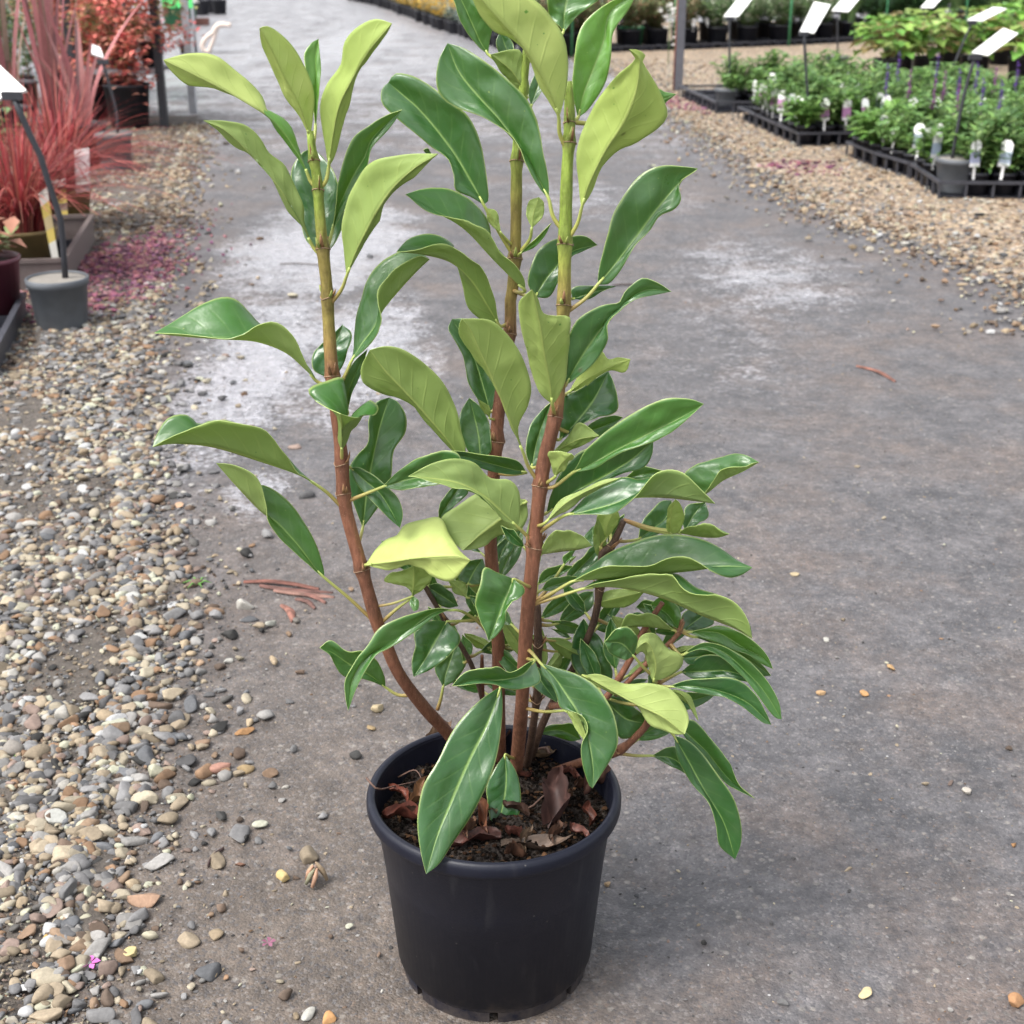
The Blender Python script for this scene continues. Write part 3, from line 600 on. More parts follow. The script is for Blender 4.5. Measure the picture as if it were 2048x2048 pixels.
# view, stem, tone, depth of base/tip/bow, depth of left/right margin (cm towards the camera, from the stem),
# midrib from base to tip, left margin, right margin (left/right as seen from above the leaf), petiole from the stem
LV = [
('A', 1, .85, 0, 2, 0, -1, -1, [(1030,1160),(960,1000),(800,790),(560,630),(300,490),(85,385)], [(985,1080),(875,900),(795,760),(725,610),(560,470),(420,360),(250,343)], [(945,960),(895,800),(770,700),(600,650),(400,590),(240,555),(130,450)], [(1050,1230)]),
('A', 1, 1.0, 0, 4, 0, -1, -.5, [(1030,880),(960,680),(870,510),(775,310),(705,180)], [(1052,760),(1055,620),(1010,460),(930,310),(840,215),(760,168)], [(985,800),(880,620),(790,460),(725,300)], [(1045,960)]),
('A', 1, .9, -1, -3, 0, .5, .3, [(1065,830),(1072,560),(1066,380),(1085,250)], [(1045,620),(990,380),(1030,285)], [(1094,560),(1096,380)], [(1050,960)]),
('A', 1, .8, 0, 4, 0, -.8, -1.2, [(1150,1080),(1165,960),(1215,700),(1300,520),(1420,320),(1558,150)], [(1200,980),(1255,720),(1340,490),(1430,350),(1510,235)], [(1135,980),(1108,700),(1140,540),(1215,420),(1245,280),(1330,180),(1450,122)], [(1095,1230),(1130,1170)]),
('A', 1, .35, 0, 3, 0, -1, -2.5, [(1050,1590),(970,1440),(830,1210),(660,1010),(490,845),(345,775)], [(990,1420),(950,1270),(880,1070),(765,985),(700,875),(600,800),(450,782)], [(950,1420),(800,1200),(640,1010),(470,860)], [(1090,1650)]),
('A', 1, .05, -1, -6, 0, .5, .5, [(1110,1640),(1105,1450),(1085,1200),(1050,955)], [(1000,1540),(960,1350),(908,1120),(975,990)], [(1190,1570),(1242,1400),(1210,1150),(1130,1030)], None),
('A', 1, .3, -1, -2, 0, .8, .4, [(1170,1500),(1210,1350),(1300,1150),(1385,1010),(1440,880),(1622,708)], [(1190,1380),(1210,1170),(1300,910),(1420,805),(1530,740)], [(1240,1370),(1340,1210),(1415,1060),(1440,950),(1530,840)], [(1130,1630)]),
('A', 1, .45, 1, 5, 0, -.8, -1.4, [(1265,1780),(1320,1640),(1400,1480),(1530,1260),(1690,1095),(1855,990)], [(1350,1640),(1430,1480),(1580,1250),(1720,1110)], [(1245,1620),(1255,1380),(1310,1180),(1420,1050),(1600,1005),(1740,990)], [(1170,1945),(1230,1870)]),
('A', 1, .1, -1, 0, 0, 0, 0, [(1810,985),(1760,965)], [(1790,1000)], [(1790,955)], None),
('C', 1, .30, 0, 2, 0, 1.5, -3, [(1080,850),(1000,770),(870,660),(680,590),(450,575),(200,555),(28,535)], [(1030,770),(975,660),(915,560),(820,488),(720,485),(600,530),(480,552),(200,548)], [(1010,740),(900,600),(740,470),(640,370),(500,303),(300,370),(130,470)], [(1140,900)]),
('C', 1, .25, 1, 4, 0, 1.5, -2, [(1090,1525),(960,1450),(700,1360),(400,1270),(150,1248),(18,1268)], [(1000,1465),(930,1430),(840,1280),(740,1160),(600,1110),(450,1095),(310,1150),(120,1220)], [(950,1420),(800,1250),(560,1110),(400,1095),(310,1125),(220,1062),(110,1090),(38,1200)], [(1230,1670),(1160,1580)]),
('C', 1, .30, 1, 3, 0, 1, -1, [(1122,2109),(1070,2060),(950,1900),(820,1760),(720,1690),(620,1590),(520,1480),(428,1373)], [(1060,2070),(960,1960),(860,1850),(770,1740),(745,1690),(715,1530),(660,1435),(550,1382)], [(1115,2040),(1055,1870),(960,1700),(850,1580),(730,1515),(640,1545),(520,1465)], [(1442,2421),(1287,2247)]),
('C', 1, .30, 1, 6, 0, -2.5, -2.5, [(1235,1290),(1235,1220),(1234,1140),(1230,1056)], [(1280,1230),(1330,1130),(1400,970),(1470,1010),(1440,1068),(1370,1088),(1290,1072)], [(1200,1200),(1215,1000),(1240,828),(1120,860),(1022,905),(1050,960),(1150,1012)], [(1225,1345)]),
('C', 1, .05, -2, -5, 0, .6, .3, [(1370,1790),(1390,1600),(1420,1420),(1470,1170),(1540,950)], [(1330,1690),(1290,1560),(1290,1400),(1390,1250),(1400,1100),(1450,985)], [(1430,1710),(1530,1560),(1560,1430),(1570,1290),(1640,1180),(1650,1070),(1600,980)], [(1345,1930),(1355,1850)]),
('C', 1, .12, -1, 1, 0, .4, .4, [(1290,1400),(1380,1480),(1500,1590),(1610,1790)], [(1360,1405),(1480,1475),(1590,1600),(1628,1700)], [(1330,1500),(1420,1610),(1520,1710)], None),
('C', 1, .22, 0, -1, 0, -1.5, 1.5, [(1295,720),(1370,600),(1450,500),(1500,390),(1600,265),(1720,135),(1800,60)], [(1310,620),(1325,470),(1390,280),(1450,120),(1570,20),(1700,-10)], [(1400,600),(1470,480),(1490,350),(1500,240),(1580,110),(1720,35)], [(1235,900),(1260,800)]),
('C', 1, .03, -3, -5, 0, .3, .3, [(1180,830),(1170,680),(1240,480)], [(1060,780),(1048,680),(1130,580)], [(1230,760),(1302,560)], None),
('C', 1, .10, -1, -1, 0, .2, .2, [(1270,1060),(1290,880),(1400,640)], [(1230,900),(1300,740)], [(1305,920),(1372,750)], None),
('B', 2, .25, 1, 5, 0, 1, -1.5, [(690,1800),(630,1700),(540,1560),(420,1450),(260,1405),(118,1390)], [(672,1740),(650,1620),(600,1490),(520,1415),(420,1362),(330,1357),(230,1385)], [(600,1770),(520,1700),(480,1590),(430,1420),(415,1340),(310,1288),(190,1315)], None),
('B', 3, .22, 0, -3, 0, .8, .8, [(960,1100),(840,880),(700,680),(560,520),(460,390),(400,238)], [(900,1020),(845,900),(760,780),(620,680),(480,605),(375,535),(340,450),(352,330)], [(957,980),(932,840),(895,690),(830,550),(720,430),(600,330),(490,265)], [(1010,1310),(985,1200)]),
('B', 2, .12, 1, -1, 0, .8, .8, [(600,1130),(500,950),(380,770),(250,610),(150,520),(75,455)], [(530,1090),(440,1050),(430,960),(400,870),(290,790),(180,710),(100,640),(38,570),(38,490)], [(627,1100),(620,980),(580,800),(510,640),(400,540),(300,470),(200,420),(110,408)], [(770,1420),(690,1290)]),
('B', 2, .25, 3, 6, 0, 1, -2, [(830,1605),(780,1560),(650,1430),(520,1290),(420,1215),(290,1150),(168,1073)], [(822,1540),(770,1450),(690,1395),(620,1290),(540,1245),(440,1212),(300,1160)], [(780,1480),(650,1330),(630,1230),(560,1140),(430,1055),(330,1036),(250,1045)], None),
('B', 3, 1.0, 1, 6, 0, -1.2, -.8, [(1015,650),(985,560),(905,400),(790,230),(650,70),(500,-100)], [(1045,540),(1070,390),(1045,230),(985,110),(880,0),(720,-90)], [(960,560),(860,380),(780,260),(680,160),(590,80),(540,0)], [(1040,850),(1020,740)]),
('B', 3, .95, -1, -3, 0, .8, .5, [(1120,650),(1150,520),(1205,380),(1265,220),(1300,60),(1450,-50)], [(1088,500),(1095,330),(1130,170),(1200,80),(1285,20)], [(1180,600),(1260,470),(1300,330),(1312,200),(1330,150),(1400,50)], [(1090,700)]),
('B', 3, .95, 1, 5, 0, -1.2, -1.2, [(1140,1150),(1180,1020),(1270,840),(1370,680),(1440,510),(1462,350),(1450,310),(1403,272)], [(1200,1060),(1250,920),(1340,810),(1480,745),(1605,655),(1590,540),(1520,400),(1485,345),(1497,300),(1450,275)], [(1128,1030),(1116,850),(1150,690),(1230,540),(1340,415),(1400,365),(1440,325),(1420,295)], [(1085,1320),(1115,1240)]),
('B', 3, .5, -3, -3, 0, 0, 0, [(1450,650),(1570,560),(1662,520)], [(1550,500),(1600,508)], [(1560,620),(1612,560)], None),
('B', 3, .22, 0, -2, 0, .6, .4, [(1230,1570),(1340,1440),(1450,1300),(1560,1150),(1680,1010),(1782,930)], [(1235,1500),(1270,1320),(1310,1180),(1400,1050),(1500,950),(1600,913),(1720,920)], [(1300,1560),(1400,1430),(1480,1290),(1560,1190),(1650,1160),(1692,1100),(1690,1000)], [(1090,1760),(1160,1650)]),
('B', 3, .02, -2, -2, 0, 0, 0, [(1090,1650),(1200,1615),(1330,1580)], [(1090,1590),(1200,1576)], [(1180,1652),(1260,1605)], None),
('B', 2, .3, -1, -1, 0, .4, .3, [(625,300),(570,210),(500,50),(420,-120)], [(560,250),(480,130),(430,0),(400,-80)], [(632,230),(645,130),(590,50),(520,-60)], [(800,420),(700,350)]),
('B', 2, .35, 0, 1, 0, -.4, -.4, [(840,540),(760,400),(640,300)], [(850,470),(812,300),(765,272)], [(760,470),(650,330)], None),
('B', 2, .05, -2, -3, 0, .2, .2, [(770,420),(735,300),(690,170)], [(670,260)], [(765,250)], None),
('B', 2, .35, -2, -3, 0, .4, .4, [(1040,180),(1050,40),(1100,-150)], [(970,80),(955,-40)], [(1110,90),(1200,30),(1245,-40)], [(830,350),(950,270)]),
('B', 2, .08, -2, -4, 0, .2, .2, [(860,590),(900,470),(930,330)], [(850,480)], [(925,500),(945,420)], None),
('B', 2, .6, 1, 0, 0, -.2, -.2, [(865,1262),(875,1180),(905,1088)], [(927,1190),(932,1120)], [(835,1180),(850,1110)], [(790,1400),(850,1330)]),
('B', 2, .6, 1, 1, 0, -.2, -.2, [(695,1285),(660,1220),(612,1148)], [(672,1170)], [(630,1230)], [(740,1390)]),
('B', 2, .45, 1, 4, 0, .2, .2, [(800,1400),(880,1340),(975,1230)], [(870,1330)], [(900,1350)], None),
('B', 2, .12, 1, -2, 0, .5, .5, [(880,1640),(960,1520),(1090,1390),(1228,1352)], [(840,1550),(880,1420),(960,1340),(1090,1300),(1165,1303)], [(960,1640),(1010,1560),(1080,1430),(1160,1378)], None),
('D', 3, .15, 0, -1, 0, .6, .6, [(1545,715),(1630,560),(1740,400),(1830,290),(1950,160),(2080,95),(2230,107)], [(1560,600),(1570,400),(1640,270),(1780,205),(1900,195),(1955,100),(2040,18),(2140,45)], [(1640,650),(1740,560),(1812,430),(1815,330),(1900,250),(2000,165),(2120,130)], None),
('E', 3, .85, -2, -1, 0, -.3, -.3, [(440,435),(560,350),(690,280),(840,220)], [(540,400),(690,305),(805,300)], [(520,300),(640,170),(700,220),(760,208)], None),
('E', 3, .03, -1, -3, 0, .6, .6, [(380,740),(480,640),(590,500),(700,298)], [(385,600),(400,470),(480,420),(600,350)], [(440,700),(570,620),(742,560),(757,470),(735,370)], None),
('E', 3, .38, 1, 3, 0, .5, .8, [(470,950),(620,880),(820,770),(1000,680),(1180,590),(1312,508)], [(500,900),(560,790),(700,680),(850,580),(970,510),(1080,468),(1220,473)], [(600,920),(750,850),(900,780),(1050,710),(1200,615)], [(280,1062),(340,1045)]),
('E', 3, .02, -1, 0, 0, .4, .4, [(300,1210),(480,1080),(700,960),(840,870),(987,743)], [(330,1080),(400,930),(560,800),(760,760),(900,750)], [(430,1130),(600,1040),(760,970),(920,920),(978,840)], None),
('E', 3, .45, 2, 3, 0, -.5, -.5, [(290,1275),(420,1150),(600,1050),(785,983)], [(400,1210),(550,1110),(700,1020)], [(380,1140),(520,1060),(660,1000)], None),
('E', 3, .10, 2, 5, 0, -1.5, 1.5, [(420,1225),(560,1200),(720,1160),(860,1115),(1050,1112),(1230,1130),(1385,1150)], [(470,1190),(560,1100),(700,1030),(800,985),(900,1000),(1000,960),(1100,940),(1250,1040)], [(600,1228),(720,1218),(830,1145),(880,1090),(960,1000),(1050,955),(1180,970),(1290,1060)], [(255,1340),(330,1280)]),
('E', 3, .25, -2, -2, 0, .3, .3, [(800,990),(920,960),(1062,940)], [(880,925),(960,916)], [(880,1000),(980,990)], None),
('E', 5, .25, -2, 0, 0, -2, 1, [(1310,1095),(1340,1080),(1440,1000),(1560,945),(1668,884)], [(1230,1030),(1188,965),(1300,890),(1450,836),(1570,836)], [(1330,1060),(1410,955),(1530,900),(1610,889)], None),
('E', 5, .10, -1, -4, 0, .4, .4, [(890,1380),(1000,1300),(1070,1240),(1105,1130)], [(908,1290),(970,1190),(1050,1135)], [(990,1360),(1082,1300),(1105,1200)], [(780,1400)]),
('E', 5, .75, 0, 2, 0, -.4, -.4, [(1100,1345),(1098,1240),(1130,1122)], [(1150,1330),(1192,1250),(1160,1150)], [(1070,1300),(1085,1180)], None),
('E', 5, .10, -2, -4, 0, .4, .4, [(1190,1325),(1250,1220),(1320,1138)], [(1172,1240),(1220,1160)], [(1260,1290),(1342,1230)], None),
('E', 5, .35, 0, 2, 0, -1, 1, [(1150,1338),(1290,1364),(1400,1368),(1478,1345)], [(1250,1320),(1350,1290),(1430,1320)], [(1230,1300),(1320,1275),(1400,1315)], None),
('G', 5, .7, 0, 1, 0, -.4, -.4, [(680,252),(690,170),(718,100),(745,48)], [(740,190),(770,110)], [(628,180),(630,95),(690,60)], [(655,360),(650,290)]),
('G', 5, .25, 0, -2, 0, .2, .2, [(645,300),(605,240),(592,175)], [(560,290),(530,255)], [(640,230),(622,160)], None),
('G', 3, .4, 0, 1, 0, -1, 1, [(250,352),(400,332),(500,320),(592,294)], [(300,260),(400,200),(520,240)], [(290,270),(350,203),(440,196),(530,240)], None),
('G', 4, .5, -1, -2, 0, .2, .2, [(410,418),(450,360),(497,298)], [(408,360)], [(492,360),(440,412)], None),
('G', 4, .08, -3, -5, 0, .4, .4, [(420,535),(520,430),(600,350),(655,278)], [(450,450),(560,330)], [(520,520),(632,390)], None),
('G', 4, .3, -2, -3, 0, .4, .4, [(240,545),(350,470),(472,428)], [(280,460),(380,418)], [(320,520),(420,470)], None),
('G', 3, .18, 1, 3, 0, -2.5, 1.5, [(470,522),(650,510),(850,495),(1050,475),(1250,455),(1450,428),(1624,435)], [(540,460),(680,350),(850,275),(1000,230),(1130,223),(1280,243),(1420,300),(1540,385)], [(560,472),(700,415),(850,422),(960,427),(1080,396),(1200,396),(1330,445),(1470,497),(1560,480)], [(190,690),(350,590)]),
('G', 3, .25, 1, 5, 0, -1.5, 1.5, [(530,572),(700,560),(900,590),(1100,655),(1300,745),(1500,822),(1624,892)], [(640,518),(850,488),(1050,470),(1150,478),(1260,568),(1400,608),(1520,668),(1605,790)], [(620,530),(800,510),(1000,482),(1110,484),(1170,552),(1260,597),(1400,620),(1510,672),(1592,772)], [(190,690),(380,620)]),
('G', 5, .45, 0, 1, 0, -.5, -.5, [(610,665),(760,630),(935,588)], [(700,702),(860,660)], [(680,590),(800,572)], None),
('G', 10, .30, 0, 1, 0, 1, -1, [(1125,838),(1020,825),(920,815),(840,820),(776,826)], [(1050,785),(950,738),(860,720),(810,750)], [(1040,800),(930,748),(850,736)], None),
('G', 10, .48, 0, -2, 0, .4, .4, [(1150,832),(1070,730),(972,668)], [(1080,800),(1000,740)], [(1168,760),(1112,648),(1040,620)], None),
('G', 10, .08, -2, -4, 0, .3, .3, [(1130,805),(1000,715),(876,690)], [(1000,762),(920,722)], [(1050,680),(940,638)], None),
('G', 10, .04, -1, -4, 0, .3, .3, [(1180,842),(1270,770),(1352,718)], [(1180,740),(1260,690)], [(1280,832),(1372,800)], None),
('G', 10, .50, 0, 2, 0, .4, .5, [(1205,850),(1400,852),(1550,940),(1700,1022),(1757,1088)], [(1320,828),(1440,818),(1560,850),(1650,920),(1722,1010)], [(1280,880),(1390,920),(1480,960),(1600,1002),(1680,1052)], None),
('G', 10, .15, 0, -1, 0, .3, .3, [(1240,880),(1400,900),(1560,1000),(1745,1130)], [(1380,870),(1560,960),(1690,1060)], [(1380,930),(1540,1030),(1660,1130)], None),
('G', 10, .28, 1, 4, 0, .4, .4, [(1165,1000),(1320,940),(1450,985),(1580,1100),(1700,1230),(1814,1412)], [(1250,945),(1330,922),(1450,948),(1600,1030),(1712,1160),(1795,1300)], [(1300,965),(1420,1010),(1550,1120),(1650,1250),(1760,1390)], [(1135,960)]),
('G', 10, .05, 0, 0, 0, .3, .3, [(1168,1015),(1290,1005),(1425,985)], [(1200,978),(1300,948)], [(1230,1062),(1340,1012)], None),
('G', 7, .06, -1, 1, 0, .5, .4, [(1165,1108),(1300,1104),(1480,1104),(1700,1185)], [(1210,1070),(1300,1010),(1420,998),(1560,1060)], [(1250,1152),(1400,1162),(1560,1165)], [(1020,1190),(1100,1140)]),
('G', 7, .10, 1, 3, 0, .4, .5, [(1080,1202),(1250,1200),(1430,1235),(1600,1310),(1747,1447)], [(1200,1165),(1380,1140),(1520,1160),(1640,1250),(1712,1360)], [(1250,1232),(1420,1268),(1580,1348),(1690,1432)], None),
('G', 7, .50, 1, 2, 0, -1, -.6, [(990,1168),(1002,1080),(985,980),(940,915),(868,968)], [(1060,1152),(1150,1085),(1168,1010),(1085,955),(1040,890),(980,855),(910,878)], [(960,1120),(950,1040),(920,985),(882,992)], None),
('G', 7, .22, 2, 3, 0, .4, .4, [(862,1005),(780,922),(672,915)], [(800,1028),(710,988)], [(888,890),(830,823),(740,840)], None),
('G', 5, .0, 2, 0, 0, .5, .5, [(640,1155),(600,1020),(565,890),(540,763)], [(530,1140),(463,1050),(470,880),(510,800)], [(722,1150),(697,1010),(657,920),(590,828)], None),
('G', 5, .05, -2, -3, 0, .2, .2, [(795,815),(700,790),(605,832)], [(700,852)], [(720,748),(650,733)], None),
('G', 7, .62, 2, 4, 0, -.6, -1, [(540,1130),(700,1220),(880,1320),(1050,1400),(1190,1508)], [(720,1245),(900,1350),(980,1440),(1110,1508)], [(640,1123),(790,1173),(960,1180),(1090,1213),(1182,1310),(1218,1410)], None),
('G', 7, .05, -1, -1, 0, .3, .3, [(660,1270),(800,1400),(945,1440)], [(780,1265),(900,1350)], [(715,1420),(780,1538),(880,1512)], None),
('G', 3, .12, 2, 7, 0, .5, .5, [(260,1050),(340,1130),(430,1260),(500,1380),(570,1560),(600,1740),(595,1857)], [(360,1080),(500,1130),(620,1200),(702,1300),(752,1430),(762,1560),(720,1660),(650,1770)], [(270,1120),(330,1180),(365,1260),(390,1340),(480,1370),(550,1430),(560,1500),(528,1600),(538,1720),(570,1830)], [(160,960),(210,990)]),
('G', 3, .8, 4, 6, 0, -.2, -.2, [(425,1355),(500,1440),(546,1556)], [(470,1440),(530,1530)], [(500,1370),(556,1430),(560,1500)], None),
('F', 3, .10, 2, 5, 0, .5, .8, [(1650,1300),(1560,1400),(1400,1440),(1220,1440),(1068,1482)], [(1690,1450),(1560,1502),(1450,1500),(1380,1470),(1250,1472),(1140,1484)], [(1590,1320),(1480,1390),(1380,1348),(1240,1363),(1140,1413)], None),
('G', 3, .02, 1, 2, 0, .2, .2, [(215,1055),(270,1170),(365,1302)], [(290,1120),(362,1230)], [(190,1150),(250,1232)], None),
('K', 7, .08, 0, 2, 0, .6, .5, [(425,475),(490,590),(560,720),(640,850),(689,1008)], [(490,500),(570,580),(630,660),(682,740),(714,850),(714,940)], [(445,580),(510,680),(570,760),(605,860),(622,950)], [(330,400),(380,430)]),
('K', 7, .12, -1, 0, 0, .4, .4, [(440,430),(560,540),(660,660),(774,747)], [(510,408),(590,500),(662,590),(704,680)], [(500,520),(560,565),(640,672),(700,712)], None),
('K', 7, .06, 0, 1, 0, .3, .3, [(330,562),(430,580),(545,692)], [(400,528),(455,540)], [(400,602),(480,640)], [(180,592),(260,562)]),
('G', 7, .4, 0, 1, 0, -.3, -.3, [(1080,1220),(1180,1262),(1277,1422)], [(1170,1290),(1222,1335)], [(1150,1226),(1232,1270)], None),
('G', 5, .18, 0, -1, 0, .3, .3, [(240,1502),(380,1480),(525,1542)], [(340,1448),(460,1438)], [(350,1522),(450,1552)], None),
('G', 4, .0, -3, -4, 0, .1, .1, [(460,890),(400,860),(330,828)], [(400,878)], [(410,838)], None),
('G', 4, .0, -3, -4, 0, .1, .1, [(462,965),(400,930),(300,915)], [(390,950)], [(400,902)], None),
('G', 4, .12, -3, -6, 0, .3, .3, [(380,792),(500,690),(602,588)], [(420,690),(530,598)], [(480,772),(592,690)], None),
('G', 4, .15, -3, -6, 0, .3, .3, [(265,765),(370,680),(482,600)], [(300,680),(400,608)], [(350,742),(452,680)], None),
('D', 2, .40, 4, 7, 0, -1, -1, [(872,1185),(800,1080),(670,930),(520,760),(390,620),(288,483)], [(907,1120),(870,990),(840,850),(760,690),(640,570),(500,478),(390,458)], [(780,1100),(640,930),(450,800),(290,715),(238,670),(233,590)], None),
('D', 3, .25, 1, 4, 0, -1, 1, [(1240,1622),(1150,1540),(1000,1410),(850,1340),(680,1310),(535,1296)], [(1252,1540),(1252,1400),(1190,1320),(1060,1305),(960,1208),(830,1182),(690,1213)], [(1140,1570),(1000,1445),(860,1365),(700,1322)], [(1345,1735),(1290,1670)]),
('D', 1, .25, 1, 3, 0, .5, .8, [(370,1365),(520,1320),(720,1290),(900,1260)], [(470,1270),(590,1183),(720,1136),(850,1148)], [(520,1388),(700,1353),(800,1322)], [(175,1475),(260,1410)]),
('D', 2, .0, 2, 5, 0, .3, .3, [(1300,1272),(1180,1245),(1000,1195),(850,1160),(680,1150)], [(1220,1287),(1100,1272),(1000,1242),(850,1190)], [(1240,1198),(1100,1162),(950,1148),(800,1133)], None),
('D', 2, .35, 2, 5, 0, -.8, -.8, [(1300,1455),(1180,1540),(1020,1660),(885,1774)], [(1180,1420),(1000,1400),(850,1490),(748,1570),(790,1680)], [(1302,1560),(1240,1642),(1100,1702),(950,1762)], None),
('F', 1, .95, 1, 5, 0, -.5, -4, [(460,632),(620,615),(820,588),(1000,572),(1120,574),(1197,600)], [(540,647),(640,674),(760,657),(860,668),(960,707),(1080,732),(1150,660)], [(500,570),(590,470),(680,430),(730,345),(860,306),(980,303),(1040,410),(1130,530)], [(405,640)]),
('F', 1, .6, 0, 1, 0, -.4, -.4, [(785,862),(800,760),(800,640)], [(845,820),(935,720),(900,650)], [(770,780),(592,756),(640,688),(740,658)], [(600,1010),(680,940)]),
('F', 1, .5, 0, 1, 0, 0, 0, [(795,850),(802,900),(800,958)], [(832,880),(832,940)], [(768,900)], None),
('F', 3, .32, 2, 5, 0, .4, .4, [(1500,730),(1450,860),(1390,1010),(1324,1167)], [(1572,790),(1560,850),(1480,930),(1430,1050),(1380,1130)], [(1400,690),(1303,653),(1253,760),(1232,880),(1263,1010),(1300,1100)], [(1720,800),(1600,780)]),
('F', 2, .35, 4, 9, 0, .5, .5, [(1110,950),(960,960),(820,1050),(650,1180),(480,1265),(370,1430),(338,1655)], [(1000,962),(880,1035),(740,1125),(620,1225),(540,1272),(450,1400),(390,1520)], [(960,933),(820,963),(680,1013),(560,1083),(480,1200),(400,1300),(318,1430),(318,1560)], [(1340,1180),(1270,1050),(1180,980)]),
('F', 1, .2, 0, 2, 0, .4, .4, [(600,1490),(480,1400),(350,1330),(230,1250),(138,1214)], [(500,1450),(400,1422),(300,1412),(218,1280)], [(592,1400),(540,1308),(440,1238),(330,1228),(215,1168)], [(765,1595),(690,1545)]),
('F', 2, .12, 3, 6, 0, .4, .4, [(1030,1030),(960,1150),(880,1290),(798,1418)], [(1112,1110),(1117,1180),(1040,1280),(920,1362)], [(900,1018),(808,1090),(798,1220),(788,1350)], None),
('F', 8, .12, 0, -2, 0, .3, .3, [(1005,1492),(1030,1380),(1110,1150)], [(948,1360),(1000,1260)], [(1100,1432),(1172,1300)], [(965,1650),(990,1570)]),
('F', 8, .35, -1, -2, 0, .2, .2, [(1150,1320),(1170,1220),(1140,1120)], [(1125,1220)], [(1205,1260),(1205,1180)], None),
('D', 2, .05, 0, -3, 0, .5, .5, [(1060,880),(1030,760),(970,560),(890,400),(818,283)], [(980,800),(920,690),(900,540),(850,450),(793,350)], [(1102,820),(1102,680),(1020,500),(920,298)], None),
('D', 3, .55, 1, 5, 0, -.8, -.8, [(1280,1152),(1180,920),(1080,680),(1000,500),(930,340),(878,284)], [(1252,1000),(1312,850),(1322,700),(1270,530),(1190,400),(1080,298),(960,280)], [(1200,960),(1120,800),(1040,620),(950,530),(868,400),(863,330)], [(1355,1340),(1310,1235)]),
('D', 3, .60, 2, 6, 0, -.8, -.8, [(1465,835),(1445,680),(1410,500),(1385,330),(1360,200),(1334,93)], [(1512,760),(1557,650),(1574,500),(1557,380),(1572,268),(1470,262),(1405,240),(1370,150)], [(1390,750),(1310,590),(1290,440),(1250,290),(1241,190),(1290,130)], [(1475,930)]),
('E', 3, .40, -1, 0, 0, -.3, -.3, [(330,830),(500,740),(642,714)], [(460,812)], [(420,740),(508,628)], None),
('E', 3, .15, -2, -3, 0, .3, .3, [(500,700),(640,660),(792,594)], [(600,630),(720,580)], [(640,722),(730,652)], None),
('D', 3, .12, -1, -3, 0, .4, .4, [(1330,1240),(1370,1050),(1455,818)], [(1288,1130),(1318,990),(1400,868)], [(1402,1180),(1432,1000)], None),
('E', 3, .65, 1, 3, 0, -.3, -.3, [(355,978),(390,900),(462,830)], [(420,920),(474,850)], [(320,880),(312,818),(380,815)], [(300,1062)]),
('D', 2, .6, 1, 2, 0, -.2, -.2, [(1062,925),(1030,860),(983,798)], [(1060,850)], [(1000,850)], None),
('D', 2, .10, 1, -1, 0, .4, .4, [(1000,1185),(990,1040),(960,900),(930,790)], [(920,1132),(863,960),(880,868)], [(1072,1130),(1057,970),(1002,850)], None),
('D', 2, .08, 1, 0, 0, .3, .3, [(728,1582),(800,1460),(882,1338)], [(740,1480),(820,1368)], [(832,1492),(922,1400)], None),
('F', 2, .03, 1, 1, 0, .2, .2, [(890,780),(1000,850),(1112,922)], [(980,758),(1072,840)], [(940,880),(1030,932)], None),
('F', 2, .06, 1, 0, 0, .2, .2, [(1180,765),(1220,680),(1282,588)], [(1108,720),(1160,608)], [(1272,762),(1302,660)], None),
('F', 2, .18, 1, 1, 0, .2, .2, [(1235,995),(1210,880),(1178,768)], [(1170,900)], [(1270,880)], None),
('F', 2, .45, 1, 1, 0, -.2, -.2, [(1172,862),(1110,790),(1038,733)], [(1160,760)], [(1080,820)], None),
('F', 2, .12, -2, -4, 0, .2, .2, [(1390,625),(1430,520),(1512,398)], [(1383,500)], [(1492,530)], None),
('F', 2, .05, -1, -2, 0, .2, .2, [(1512,1222),(1480,1100),(1452,958)], [(1425,1100)], [(1515,1100)], None),
('H', 3, .12, 3, 13.2, 0, .3, .3, [(912,185),(840,380),(740,580),(650,790),(580,960),(523,1157)], [(917,290),(907,430),(882,570),(822,730),(742,880),(652,1010),(590,1102)], [(800,258),(688,380),(588,560),(508,690),(478,850),(483,980),(503,1090)], None),
('H', 3, .06, 3, 7, 0, .3, .3, [(930,538),(935,700),(900,880),(863,992)], [(987,630),(1012,750),(1002,850),(940,950)], [(870,620),(833,710),(848,820),(858,920)], None),
]
NU, NV = 14, 34
